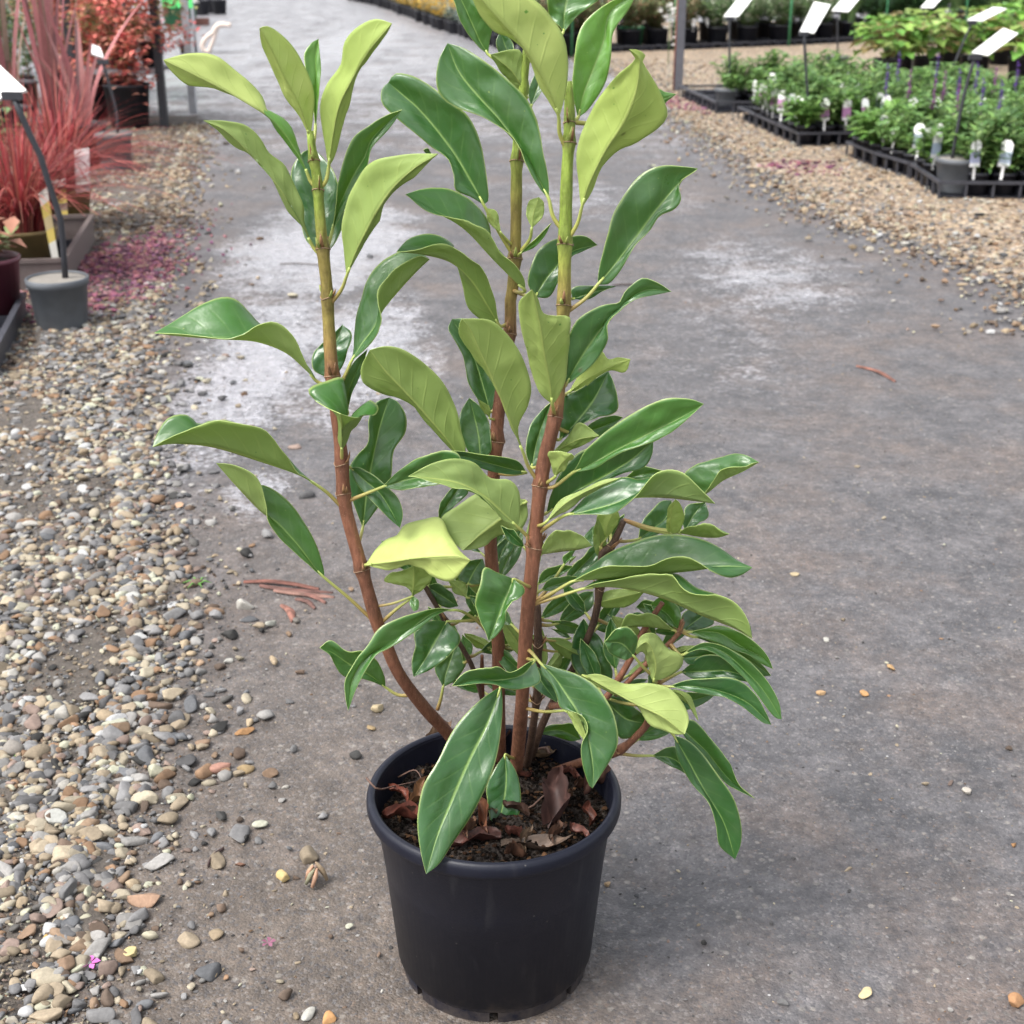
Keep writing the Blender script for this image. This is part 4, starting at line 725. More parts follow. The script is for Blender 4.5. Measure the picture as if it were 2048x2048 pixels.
def make_leaf(e):
    z, st, tone, db, dt, bow, dl, dr, mid, lm, rm, pet = e; ox, oy, sc = ZO[z]
    cv = lambda pts: np.array([(ox+x*sc, oy+y*sc) for x, y in pts])
    mid, lm, rm = cv(mid), cv([mid[0]]+lm+[mid[-1]]), cv([mid[0]]+rm+[mid[-1]])
    S, rad, so = SP[st]
    M2, L2, R2 = spline(mid, NV), spline(lm, NV), spline(rm, NV)
    att = cv([pet[0]])[0] if pet else mid[0]
    i0 = int(np.argmin(np.hypot(S[:, 5]-att[0], S[:, 4]-att[1]))); ys_ = -S[i0, 1]*100          # depth of the stem there, cm
    v = np.linspace(0, 1, NV); dm = ys_+db+(dt-db)*v**0.9+bow*np.sin(math.pi*v); w = np.sin(math.pi*np.clip(v, 0, 1))**0.75
    P3 = lambda A, d: np.array([on_y(a[0], a[1], -q/100) for a, q in zip(A, d)])
    M, L, Rr = P3(M2, dm), P3(L2, dm+dl*w), P3(R2, dm+dr*w)
    u = np.linspace(-1, 1, NU+1); G = np.empty((NV, NU+1, 3))
    for k, a in enumerate(u): G[:, k] = M+(L-M)*(-a) if a <= 0 else M+(Rr-M)*a
    def nrm(G):
        du = np.gradient(G, axis=1); dv = np.gradient(G, axis=0); n = np.cross(du, dv); l = np.linalg.norm(n, axis=2, keepdims=True); n = n/np.maximum(l, 1e-12)
        n[0] = n[1]; n[-1] = n[-2]; return n
    n = nrm(G); hw = (np.linalg.norm(L-M, axis=1)+np.linalg.norm(Rr-M, axis=1))/2
    ua = np.abs(u)[None, :]; ph = R.uniform(0, 6.28)
    sg = np.sign(u)[None, :]; fr = R.uniform(7, 12); ph2 = R.uniform(0, 6.28); sd_ = R.uniform(0, 200)
    big_ = np.clip(hw.max()/.018, .25, 1.2)
    und = np.where(sg < 0, np.sin(v*fr+ph)[:, None], np.sin(v*fr*1.13+ph2)[:, None])*ua**2*0.0022*big_
    lum = (fbm(np.broadcast_to(u[None, :]*1.7+sd_, (NV, NU+1)), np.broadcast_to(v[:, None]*5.5+sd_, (NV, NU+1)), 3)-.44)*.0085*big_*np.clip(ua*3, 0, 1)
    vein_ = -np.abs(np.sin(math.pi*(v[:, None]*8.5-ua**.8*1.7)))*.00045*big_*ua*(1-ua)*4
    G = G+n*((0.07*4*ua*(1-ua)*hw[:, None])+(und+lum+vein_)*w[:, None])[..., None]
    # the crease along the midrib is soft
    n = nrm(G); n = (n+np.roll(n, 1, 1)*.5+np.roll(n, -1, 1)*.5); n[:, 0] = n[:, 1]; n[:, -1] = n[:, -2]; n /= np.maximum(np.linalg.norm(n, axis=2, keepdims=True), 1e-9)
    th = 0.00024; top = (G+n*th).reshape(-1, 3); bot = (G-n*th).reshape(-1, 3); k = NU+1
    V = list(top)+list(bot); o2 = NV*k; f = []; mi = []; uvs = [(j/NU, i/(NV-1)) for i in range(NV) for j in range(k)]*2
    for i in range(NV-1):
        for j in range(NU):
            a, b, c, d = i*k+j, i*k+j+1, (i+1)*k+j+1, (i+1)*k+j
            f.append((a, b, c, d)); mi.append(0); f.append((o2+d, o2+c, o2+b, o2+a)); mi.append(1)
        for j, s in ((0, 1), (NU, 0)):
            a, d = i*k+j, (i+1)*k+j; f.append((a, d, o2+d, o2+a) if s else (d, a, o2+a, o2+d)); mi.append(2)
    cols = [(1, 1, 1)]*len(V)
    # petiole
    pts2 = None
    if pet: pts2 = np.vstack([cv(pet), mid[:1]])
    else:
        gap = math.hypot(S[i0, 5]-mid[0][0], S[i0, 4]-mid[0][1])
        if 4 < gap < 150: pts2 = np.array([(S[i0, 5], S[i0, 4]), mid[0]])
    if pts2 is not None:
        dd = np.linspace(ys_, dm[0], len(pts2)); P = [on_y(a[0], a[1], -q/100) for a, q in zip(pts2, dd)]
        if np.linalg.norm(P[0]-S[i0, :3]) < .03: P[0] = S[i0, :3]
        if len(P) == 2: P.insert(1, (P[0]+P[1])/2+np.array((0, 0, -.05*np.linalg.norm(P[1]-P[0]))))
        P.append(M[2]); Q = spline(np.array(P), 12); tv, tf = tube(Q, np.linspace(.0020, .0012, 12)*(0.75 if hw.max() < .006 else 1), 8)
        b0 = len(V); V += list(tv); f += [tuple(b0+i for i in q) for q in tf]; mi += [3]*len(tf); uvs += [(0, 0)]*len(tv)
        red = np.array((.26, .13, .05)) if S[i0, 4] > 560 else np.array((.34, .30, .07)); gr = np.array((.34, .42, .11))
        cc = [tuple(red+(gr-red)*(i/11)) for i in range(12) for _ in range(8)]; cols += cc+[cc[0], cc[-1]]
    me = mesh('leaf', np.array(V), f, ML, mi, True, uv=np.array(uvs), colr=np.array(cols))
    o = obj('leaf', me, so); o.color = (tone, 0, 0, 1)
    return o
for e in LV: make_leaf(e)
# smaller shaded leaves inside and behind the lower half of the shrub
ZO['P'] = (0, 0, 1.0); R.seed(77)
for st, y0, y1, n_ in ((4, 1215, 1420, 8), (5, 1060, 1380, 10), (8, 1150, 1390, 7), (2, 1080, 1400, 9), (6, 1210, 1400, 7), (10, 1240, 1330, 5), (3, 1060, 1330, 5), (7, 1360, 1500, 4)):
    S = SP[st][0]; ii_ = np.where((S[:, 4] > y0) & (S[:, 4] < y1))[0]
    for k in range(n_):
        s_ = S[R.choice(list(ii_))]; a = R.uniform(-2.75, -.4) if R.random() < .72 else R.uniform(-.4, .55)*R.choice((1, 1, -1)); L_ = R.uniform(62, 118); b_ = np.array((s_[5], s_[4]))+np.array((math.cos(a), math.sin(a)))*R.uniform(16, 34); d_ = np.array((math.cos(a), math.sin(a)))
        pr = np.array((-d_[1], d_[0])); bend = R.uniform(-.16, .16); w1, w2 = R.uniform(.10, .19), R.uniform(.10, .19); at = lambda t_, o_: tuple(b_+d_*L_*t_+pr*L_*(o_+bend*math.sin(math.pi*t_*.5)*t_))
        under = R.random() < .28
        A_ = [at(.25, w1*.8), at(.5, w1), at(.78, w1*.62)]; B_ = [at(.25, -w2*.8), at(.5, -w2), at(.78, -w2*.62)]
        # the perpendicular (-dy, dx) points to the right of the direction on the page (y runs down)
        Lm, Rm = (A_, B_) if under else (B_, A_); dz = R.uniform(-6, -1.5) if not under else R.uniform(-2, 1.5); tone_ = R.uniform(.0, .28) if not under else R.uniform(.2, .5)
        make_leaf(('P', st, tone_, dz*.25-.8, dz, 0, .4 if not under else -.4, .4 if not under else -.4, [tuple(b_), at(.3, 0), at(.62, 0), at(1, 0)], Lm, Rm, [(s_[5], s_[4])]))

# dead leaves, twigs and bark bits lying on the soil ----------------------------------------------
M_DEAD = attr_mat('dry_leaf', 0.55, 0.5, 90, 0.35, 0.4, 0.15)
def dead_leaf(px, py, L, Wd, az, label, col, lift=.006, curl=.5, jag=0.0, tilt=0.0, z=SOIL_Z, name='dead_leaf', seed=0):
    g = random.Random(seed); nv, nu = 14, 8; p = on_z(px, py, z); V = []; cs = []
    for i in range(nv):
        t = i/(nv-1); w = Wd/2*math.sin(math.pi*min(1, t*.96+.04))**.8*(1-jag*(i % 3 == 1)*.6)
        for j in range(nu+1):
            u = j/nu*2-1; x = (t-.5)*L; y = u*w; zz = curl*w*abs(u)**1.4*1.5+curl*L*.5*(t-.5)**2+g.uniform(-.0012, .0012)+tilt*(t-.5)*L+.004*math.sin(t*9+u*2+seed)*Wd/.03; y = y*(1-.35*curl*abs(u))+.003*math.sin(t*7+seed)
            V.append((x*math.cos(az)-y*math.sin(az), x*math.sin(az)+y*math.cos(az), zz+lift)); cs.append(tuple(np.array(col)*.62*g.uniform(.5, 1.5)*(1-.45*abs(u)*g.random())))
    f = [(i*(nu+1)+j, i*(nu+1)+j+1, (i+1)*(nu+1)+j+1, (i+1)*(nu+1)+j) for i in range(nv-1) for j in range(nu)]
    V = np.array(V); k = len(V); V2 = V-np.array((0, 0, .0005)); f2 = [tuple(k+a for a in q[::-1]) for q in f]
    me = mesh(name, np.vstack([V, V2]), f+f2, M_DEAD, colr=np.array(cs*2))
    return thing(name, label, 'dead leaf', (p[0], p[1], z), me=me)
BR, RB, OB, PK = (.125, .055, .035), (.17, .055, .035), (.30, .15, .07), (.24, .12, .09)
for a in ((1108, 1632, .062, .040, 1.35, 'jagged dark reddish dead leaf standing in the soil at the right', (.13, .065, .055), .012, .8, .35, .55), (962, 1652, .050, .018, 1.9, 'curled orange-brown dead leaf beside the small hanging green leaf', (.32, .13, .07), .010, 1.1, .2, .3),
          (806, 1643, .040, .022, 3.0, 'dished red-brown dead leaf at the left of the soil', (.20, .06, .04), .004, .9, 0, 0), (838, 1605, .036, .016, 1.0, 'small orange dead leaf tucked beside the big front leaf', OB, .010, .8, .2, .4),
          (1192, 1590, .034, .030, .6, 'pinkish-brown curled dead leaf at the right edge of the soil', PK, .012, 1.2, 0, .3), (1178, 1642, .026, .014, 1.6, 'small rusty leaf scrap at the lower right of the soil', RB, .006, .8, 0, .3),
          (1075, 1698, .070, .020, .15, 'long pale brown dead leaf lying along the front rim', (.22, .15, .11), .004, .5, 0, 0), (945, 1690, .055, .022, 3.3, 'dark red dead leaf lying against the front rim', (.11, .04, .03), .004, .6, 0, 0),
          (880, 1490, .040, .020, .8, 'tan dead leaf by the foot of the left stem', (.30, .19, .12), .010, .9, .1, .3), (1095, 1520, .044, .014, .3, 'tan leaf scrap behind the leaning branch', (.26, .17, .10), .008, .6, 0, .1), (1010, 1500, .030, .02, .9, 'pinkish leaf scrap behind the two middle stems', PK, .010, .8, 0, .3),
          (800, 1602, .03, .012, 2.4, 'small red leaf scrap near the left rim', (.26, .07, .04), .008, .7, 0, .2)):
    dead_leaf(*a, seed=int(a[0]))
for k in range(26):
    while True:
        r_, a_ = .098*math.sqrt(R.random()), R.uniform(0, 6.28); x_, y_ = r_*math.cos(a_), r_*math.sin(a_)
        if y_ < .07: break
    q = project((x_, y_, SOIL_Z)); dead_leaf(float(q[0]), float(q[1]), R.uniform(.014, .034), R.uniform(.006, .014), R.uniform(0, 6.28), 'small brown scrap of leaf litter on the potting soil', R.choice([(.16, .08, .05), (.24, .13, .08), (.10, .05, .035), (.20, .07, .05), (.30, .20, .13)]), R.uniform(.003, .010), R.uniform(.6, 1.4), .2, R.uniform(-.4, .5), seed=k+900)['group'] = 'leaf litter scraps in the pot'
M_TWIG = simple('twig_bark', (.10, .055, .04), .7, .3, 120, .4)
def twig(pts, r, label, z0, mat=None, name='twig'):
    P = [on_z(x, y, z0+h) for x, y, h in pts]; b = P[0].copy(); mbx = MB(); mbx.tube([p-b for p in spline(np.array(P), 10)], np.linspace(r, r*.5, 10), 7)
    return thing(name, label, 'twig', b, me=mbx.mesh(name, [mat or M_TWIG]))
twig([(733, 1556, .034), (755, 1578, .033), (790, 1572, .014), (836, 1562, .008)], .0011, 'thin dark twig poking over the left rim of the pot', SOIL_Z)
twig([(1042, 1622, .004), (1065, 1612, .008), (1090, 1590, .012), (1130, 1572, .01)], .0013, 'curved reddish twig on the soil in front of the stems', SOIL_Z)
twig([(1100, 1508, .012), (1092, 1496, .016), (1068, 1500, .010)], .002, 'short broken twig behind the stems at the back rim', SOIL_Z)
twig([(795, 1555, .004), (830, 1540, .018), (845, 1562, .012)], .001, 'wiry twig looping near the left inside wall', SOIL_Z)

# bark strips and scraps on the road
M_BARK = attr_mat('red_bark_strip', .7, .5, 200, .35, .3)
def strip(px0, py0, px1, py1, w, label, col, bend=.004, name='bark_strip', h=.004):
    a, b = on_z(px0, py0), on_z(px1, py1); n = 9; d = (b-a); Ld = np.linalg.norm(d); d /= Ld; s = np.array((-d[1], d[0], 0)); V = []; cs = []
    for i in range(n):
        t = i/(n-1); ww = w*(.35+.65*math.sin(math.pi*(.1+.85*t))); c0 = d*Ld*t+s*bend*math.sin(t*4)
        for u, zz in ((-1, h*.25), (-.4, h*.95), (.4, h*.8), (1, h*.2)): V.append(c0+s*u*ww/2+np.array((0, 0, zz+h*.6*math.sin(math.pi*t)))); cs.append(tuple((np.array(col)*.62+np.array((.03, .025, .022)))*R.uniform(.5, 1.4)))
    f = [(i*4+j, i*4+j+1, i*4+5+j, i*4+4+j) for i in range(n-1) for j in range(3)]; k = len(V); V2 = [v-np.array((0, 0, .0012)) for v in V]
    f += [tuple(k+q for q in x[::-1]) for x in f]
    return thing(name, label, 'bark', (a[0], a[1], float(ground_z(a[0], a[1]))+.001), me=mesh(name, np.array(V+V2), f, M_BARK, colr=np.array(cs*2)))
strip(488, 1166, 640, 1178, .011, 'long thin red-brown bark strip, uppermost of the pieces on the road left of the shrub', (.20, .060, .040), .006)
strip(520, 1172, 664, 1190, .012, 'dark red bark strip lying across the long thin one', (.13, .045, .035), -.006)
strip(548, 1182, 668, 1198, .012, 'pinkish bark strip in the middle of the bark pile', (.26, .13, .10), -.003)
strip(590, 1190, 655, 1206, .010, 'short reddish bark strip under the pinkish one', (.21, .08, .06), .005)
strip(592, 1200, 634, 1218, .010, 'short dark bark strip at the front of the bark pile', (.12, .045, .035))
strip(564, 1212, 590, 1244, .013, 'small separate red bark chip nearest the camera', (.30, .12, .085))
strip(1714, 734, 1796, 764, .014, 'thin reddish twig of bark lying on the right of the road', (.26, .10, .07), .01)
strip(560, 529, 640, 531, .006, 'dark thin stick lying on the pale wet patch of road', (.08, .07, .07), .003, 'stick')
strip(1225, 572, 1278, 571, .009, 'dark stick on the road right of the middle stem', (.07, .05, .05), .002, 'stick')
strip(415, 1735, 445, 1697, .004, 'thin dark stem scrap on the mud left of the pot', (.06, .03, .03), .002, 'stick')
p = on_z(633, 1765); mbc = MB()
for k in range(9):
    a = R.uniform(0, 6.28); mbc.tube([(.012*math.cos(a), .012*math.sin(a), .002), (.008*math.cos(a+.4), .008*math.sin(a+.4), .014), (.003*math.cos(a+1), .003*math.sin(a+1), .020+R.random()*.006)], [.002, .003, .0012], 6, col=(.30*R.uniform(.7, 1.2), .21, .14))
thing('dried_seed_head', 'curled dried brown clump standing on the mud left of the pot', 'seed head', p, me=mbc.mesh('dried_seed_head', [M_BARK]))
def petal(px, py, label, col, s=.008):
    q = on_z(px, py); m2 = MB()
    for k in range(5):
        a = k*1.256+.3; m2.add([(0, 0, .003), (s*math.cos(a-.4), s*math.sin(a-.4), .005), (s*1.4*math.cos(a), s*1.4*math.sin(a), .004), (s*math.cos(a+.4), s*math.sin(a+.4), .006)], [(0, 1, 2, 3)], col=col)
    thing('fallen_flower', label, 'flower', (q[0], q[1], float(ground_z(q[0], q[1]))+.002), me=m2.mesh('fallen_flower', [M_DEAD]))
petal(180, 1932, 'small bright pink fallen flower among the gravel', (.65, .16, .50)); petal(537, 1890, 'faint purple flower scrap pressed into the mud', (.26, .10, .16), .006)
m2 = MB()
for k in range(6):
    a = k*1.05; m2.tube([(0, 0, 0), (.012*math.cos(a), .012*math.sin(a), .008), (.024*math.cos(a), .024*math.sin(a), .004)], [.0012, .0016, .0004], 5, col=(.12, .28, .06))
q = on_z(395, 1170); thing('weed_seedling', 'tiny green weed on the road left of the bark strips', 'weed', q, me=m2.mesh('weed_seedling', [M_DEAD]))
q = on_z(50, 1510); thing('weed_seedling', 'small dark green weed between the grey stones', 'weed', q, me=m2.mesh('weed_seedling', [M_DEAD]))

# ------------------------------------------------------------------ the nursery around it
M_BLK = simple('black_plastic', (.014, .015, .022), .45, .3, 30, .1)
M_TRAY = simple('grey_black_tray_plastic', (.035, .036, .046), .5, .25, 30, .1)
M_SPOT = simple('weathered_grey_plastic', (.080, .088, .100), .6, .25, 14, .15)
M_CONC = simple('concrete_fill', (.19, .175, .155), .9, .2, 40, .5, bd=.003)
M_OLV = simple('olive_tan_plastic', (.20, .145, .060), .5, .15, 20, .08)
M_BUR = simple('burgundy_plastic', (.085, .018, .032), .4, .15, 20, .05)
M_WHT = simple('white_sign_face', (.80, .80, .79), .45, .03, 12, 0)
M_STK = simple('black_steel_stake', (.022, .023, .03), .45, .2, 40, .1)
M_POST = simple('grey_painted_steel', (.085, .085, .10), .5, .15, 25, .1)
M_GALV = simple('galvanised_steel', (.42, .44, .47), .45, .15, 40, .1, metal=.6)
M_GSIGN = simple('green_sign_face', (.09, .62, .16), .5, .06, 10, 0)
M_GBIN = simple('green_plastic', (.035, .17, .075), .5, .15, 20, .05)
M_DRIFT = simple('bleached_driftwood', (.62, .52, .46), .8, .15, 60, .4)
M_TIMB = simple('reddish_timber', (.17, .075, .06), .75, .25, 30, .3)
M_DIRT = simple('pot_soil', (.022, .017, .014), .95, .4, 120, .6)
M_FOL = attr_mat('foliage', .5, 0, 60, .22, .4, .32)
M_PRINT = attr_mat('printed_card', .5, 0, 30, .06, .4)
ORD = ['first', 'second', 'third', 'fourth', 'fifth', 'sixth', 'seventh', 'eighth', 'ninth', 'tenth']
def pot_me(rt, rb, h, mat, n=24, lip=.006, soil=True):
    m = MB(); m.lathe([(0, 0), (rb, 0), (rt-.002, h-lip*2), (rt+.002, h-lip*2), (rt+.003, h-.001), (rt-.001, h), (rt-.004, h-.003), (rt-.006, h-.018)], n, 0)
    if soil: m.lathe([(rt-.006, h-.018), (0, h-.012)], n, 1)
    return m.mesh('pot', [mat, M_DIRT])
def leaf_quad(m, p, d, up, L, w, col, fold=.25):
    d = np.array(d, float); d /= np.linalg.norm(d)+1e-9; s = np.cross(d, up); s /= np.linalg.norm(s)+1e-9; n = np.cross(s, d); p = np.array(p, float)
    a = p; b = p+d*L*.45+s*w*.5+n*w*fold; c = p+d*L-n*L*.12; e = p+d*L*.45-s*w*.5+n*w*fold; mid = p+d*L*.5
    m.add([a, b, c, e, mid], [(0, 4, 1), (4, 2, 1), (0, 3, 4), (4, 3, 2)], 0, tuple(np.clip(np.array(col)*R.uniform(.6, 1.45), 0, 1)))
def clump(n, rad, h, L, w, cols, seed, base=0.02, stems=9):
    """leafy clump: leaves in pairs up a number of leaning stems"""
    g = random.Random(seed); R.seed(seed+5); m = MB()
    for s in range(stems):
        a = g.uniform(0, 6.28); rr = rad*math.sqrt(g.random()); top = np.array((rr*math.cos(a), rr*math.sin(a), h*g.uniform(.6, 1.08)*(1-.25*(rr/rad)**2))); b = np.array((rr*.25*math.cos(a), rr*.25*math.sin(a), base))
        m.tube([b, (b+top)/2+np.array((0, 0, h*.06)), top], [.0022, .0018, .001], 5, col=tuple(np.array(cols[0])*.6+np.array((.03, .01, 0))))
        for k in range(n//stems):
            t = g.uniform(.12, 1.0)**.75; p = b+(top-b)*t; an = g.uniform(0, 6.28); d = (math.cos(an), math.sin(an), g.uniform(-.15, .75))
            leaf_quad(m, p, d, (0, 0, 1), L*g.uniform(.6, 1.25), w*g.uniform(.7, 1.2), g.choice(cols))
    return m
def blades(n, h, spread, w, cols, seed, droop=.5, seg=6, base_r=.03):
    g = random.Random(seed); m = MB()
    for k in range(n):
        a = g.uniform(0, 6.28); L = h*g.uniform(.55, 1.12); ln = g.random()**.7*spread; br = base_r*math.sqrt(g.random()); d = np.array((math.cos(a), math.sin(a), 0)); s = np.array((-d[1], d[0], 0)); b = d*br; v = []; c = np.array(g.choice(cols))*g.uniform(.65, 1.35)
        for i in range(seg+1):
            t = i/seg; p = b+d*ln*L*(t**1.5)+np.array((0, 0, L*(t-droop*ln*t*t*.8))); ww = w*(1-t**2.2)*.5+.0004
            v += [p-s*ww, p+np.array((0, 0, -ww*.5)), p+s*ww]
        m.add(v, [(i*3+j, i*3+j+1, i*3+4+j, i*3+3+j) for i in range(seg) for j in range(2)], 0, tuple(np.clip(c, 0, 1)))
    return m
def tag_me(w, h, col, pointed=True):
    m = MB(); t = .0012; z0 = -.05
    for y, s in ((-t, 1), (t, -1)):
        q = lambda pts, c: m.add([(x, y, z) for x, z in (pts if s > 0 else pts[::-1])], [tuple(range(len(pts)))], 0, c)
        q([(-w*.12, z0), (w*.12, z0), (w*.12, 0), (-w*.12, 0)], (.7, .7, .7)); q([(-w/2, 0), (w/2, 0), (w/2, h*.14), (-w/2, h*.14)], (.72, .72, .74))
        q([(-w/2, h*.14), (w/2, h*.14), (w/2, h*.58), (-w/2, h*.58)], col)
        q([(-w/2, h*.58), (w/2, h*.58), (w/2, h*.85), (w*.22, h), (-w*.22, h), (-w/2, h*.85)] if pointed else [(-w/2, h*.58), (w/2, h*.58), (w/2, h), (-w/2, h)], (.80, .80, .80))
    return m.mesh('plant_tag', [M_PRINT], False)
GREENS = [(.12, .23, .06), (.17, .30, .08), (.08, .17, .05), (.23, .34, .12), (.14, .25, .09)]
POT10 = pot_me(.050, .040, .088, M_BLK, 16); POT14 = pot_me(.075, .058, .13, M_BLK, 20); POT20 = pot_me(.105, .085, .19, M_BLK, 24)
FOLS = [clump(230, .09, .20, .050, .020, GREENS, 20+k, 0.0, 12).mesh('foliage', [M_FOL]) for k in range(5)]
FOLS_L = [clump(150, .085, .15, .062, .030, [(.16, .30, .07), (.10, .22, .05), (.20, .34, .10)], 40+k, 0.0, 10).mesh('foliage', [M_FOL]) for k in range(3)]
def spike_me(col, h=.16, seed=0):
    g = random.Random(seed); m = MB(); m.tube([(0, 0, 0), (.004, 0, h*.6), (0, .003, h)], [.0015, .0012, .0006], 5, col=(.12, .14, .08))
    for k in range(70):
        t = g.random(); a = g.uniform(0, 6.28); leaf_quad(m, (0, 0, h*(.38+.62*t)), (math.cos(a), math.sin(a), .5), (0, 0, 1), .016*(1.2-t*.6), .010, col)
    return m.mesh('flower_spike', [M_FOL])
SPK = spike_me((.20, .09, .42), .24, 3), spike_me((.32, .08, .32), .21, 4)
TAGS = [tag_me(.046, .105, c) for c in ((.45, .22, .42), (.38, .45, .58), (.35, .38, .55))]; TAGW = tag_me(.034, .065, (.80, .80, .80))
def potted(loc, pot, ph, fol, label, cat='potted plant', group=None, rz=0.0, tag=None, tag_at=(0, -.03), extra=None, name='potted_perennial', sc=1.0, th=.02):
    t = thing(name, label, cat, loc, rz, group); obj('pot', pot, t)
    f = obj('foliage', fol, t, (0, 0, ph-.015)); f.scale = (sc, sc, sc)
    if tag is not None: q = obj('plant_tag', tag, t, (tag_at[0], tag_at[1], ph+th), R.uniform(-.5, .5)); q.rotation_euler = (R.uniform(-.25, .05), R.uniform(-.12, .12), R.uniform(-.5, .5)-rz)
    for e in extra or (): q = obj('flower_spike', e[0], t, (e[1], e[2], ph+e[3]))
    return t

def tray(name, label, a, b, w, h, group=None, mat=None, wall=False):
    """tray whose road-side edge runs from a (near) to b (far) at rim height, w wide to the right (negative: left)"""
    a = np.array(a[:2]); b = np.array(b[:2]); d = b-a; L = np.linalg.norm(d); d /= L; s = np.array((d[1], -d[0]))*(1 if w > 0 else -1); w = abs(w); ang = math.atan2(d[1], d[0]); mat = mat or M_TRAY
    t = thing(name, label, 'tray', (a[0], a[1], 0), 0, group); P = lambda u, v, z: np.array((*(d*u+s*v), z)); Rz = Matrix.Rotation(ang, 4, 'Z')
    m = MB()
    for u, v, lu, lv in ((L/2, 0, L+.016, .016), (L/2, w, L+.016, .016), (0, w/2, .016, w-.017), (L, w/2, .016, w-.017)): m.box(P(u, v, h), (lu, lv, .012), rot=Rz)
    m.build('rim', [mat], t, False)
    m = MB(); m.box(P(L/2, w/2, .012), (L-.02, w-.02, .006), rot=Rz); 
    for k in range(1, 4): m.box(P(L*k/4, w/2, .03), (.005, w-.03, .03), rot=Rz); m.box(P(L/2, w*k/4, .032), (L-.03, .005, .026), rot=Rz)
    m.build('base', [M_BLK], t, False)
    if wall:
        m = MB()
        for u, v, lu, lv in ((L/2, 0, L, .004), (L/2, w, L, .004), (0, w/2, .004, w-.009), (L, w/2, .004, w-.009)): m.box(P(u, v, h/2-.004), (lu, lv, h-.008), rot=Rz)
        m.build('wall', [mat], t, False)
    else:
        n = max(3, round(L/.11)); k2 = max(3, round(w/.11))
        for i in range(n+1): m = MB(); m.box(P(L*i/n, 0, (h-.006)/2), (.010, .008, h-.006), rot=Rz); m.build('rib', [mat], t, False)
        for i in range(1, k2+1): m = MB(); m.box(P(0, w*i/k2, (h-.006)/2), (.008, .010, h-.006), rot=Rz); m.build('rib', [mat], t, False)
    return (lambda u, v: a+d*u+s*v), L, w, t

# trays of perennials on the right ---------------------------------------------------------------
RZ = .07
pt = lambda x, y, z=RZ: on_z(x, y, z)
e5n, e5f, e4f, e3f = pt(1880, 365), pt(1822, 327), pt(1751, 306), pt(1695, 285)
e2n, e2f, e1n, e1f = pt(1598, 267), pt(1478, 215), pt(1433, 205), pt(1358, 172)
lerp = lambda p, q, t: p+(q-p)*t
col1 = [(e5n, lerp(e5n, e5f, .97), .43, 'nearest plant tray on the right, with a grey sign pot in its corner'), (lerp(e5f, e4f, .04), lerp(e5f, e4f, .97), .42, 'second plant tray on the right, behind the nearest one'), (lerp(e4f, e3f, .04), e3f, .42, 'third plant tray on the right, with blue and white tags'),
        (e2n, lerp(e2n, e2f, .32), .42, 'plant tray left of the middle sign pot'), (lerp(e2n, e2f, .35), lerp(e2n, e2f, .66), .42, 'plant tray with pink tags along the gravel edge'), (lerp(e2n, e2f, .69), e2f, .42, 'half-empty plant tray between two sign pots'),
        (e1n, lerp(e1n, e1f, .32), .42, 'plant tray behind the far grey sign pot'), (lerp(e1n, e1f, .35), lerp(e1n, e1f, .66), .42, 'empty black tray beyond the far sign pot'), (lerp(e1n, e1f, .69), e1f, .42, 'farthest empty black tray by the grey steel post')]
rows = []
SHORT = {0: 'nearest tray, round the corner sign pot', 1: 'second tray from the near end', 2: 'third tray, with blue and white tags', 3: 'tray left of the middle sign pot', 4: 'tray with pink tags', 5: 'half-empty tray between two sign pots', 6: 'tray behind the far sign pot'}
SHORT.update({20+i: 'line away from the road, %s tray from the near end' % ORD[i] for i in range(6)})
for i, (a, b, w, lab) in enumerate(col1): rows.append((i, *tray('plant_tray', lab, a, b, w, RZ, 'plant trays along the gravel edge')))
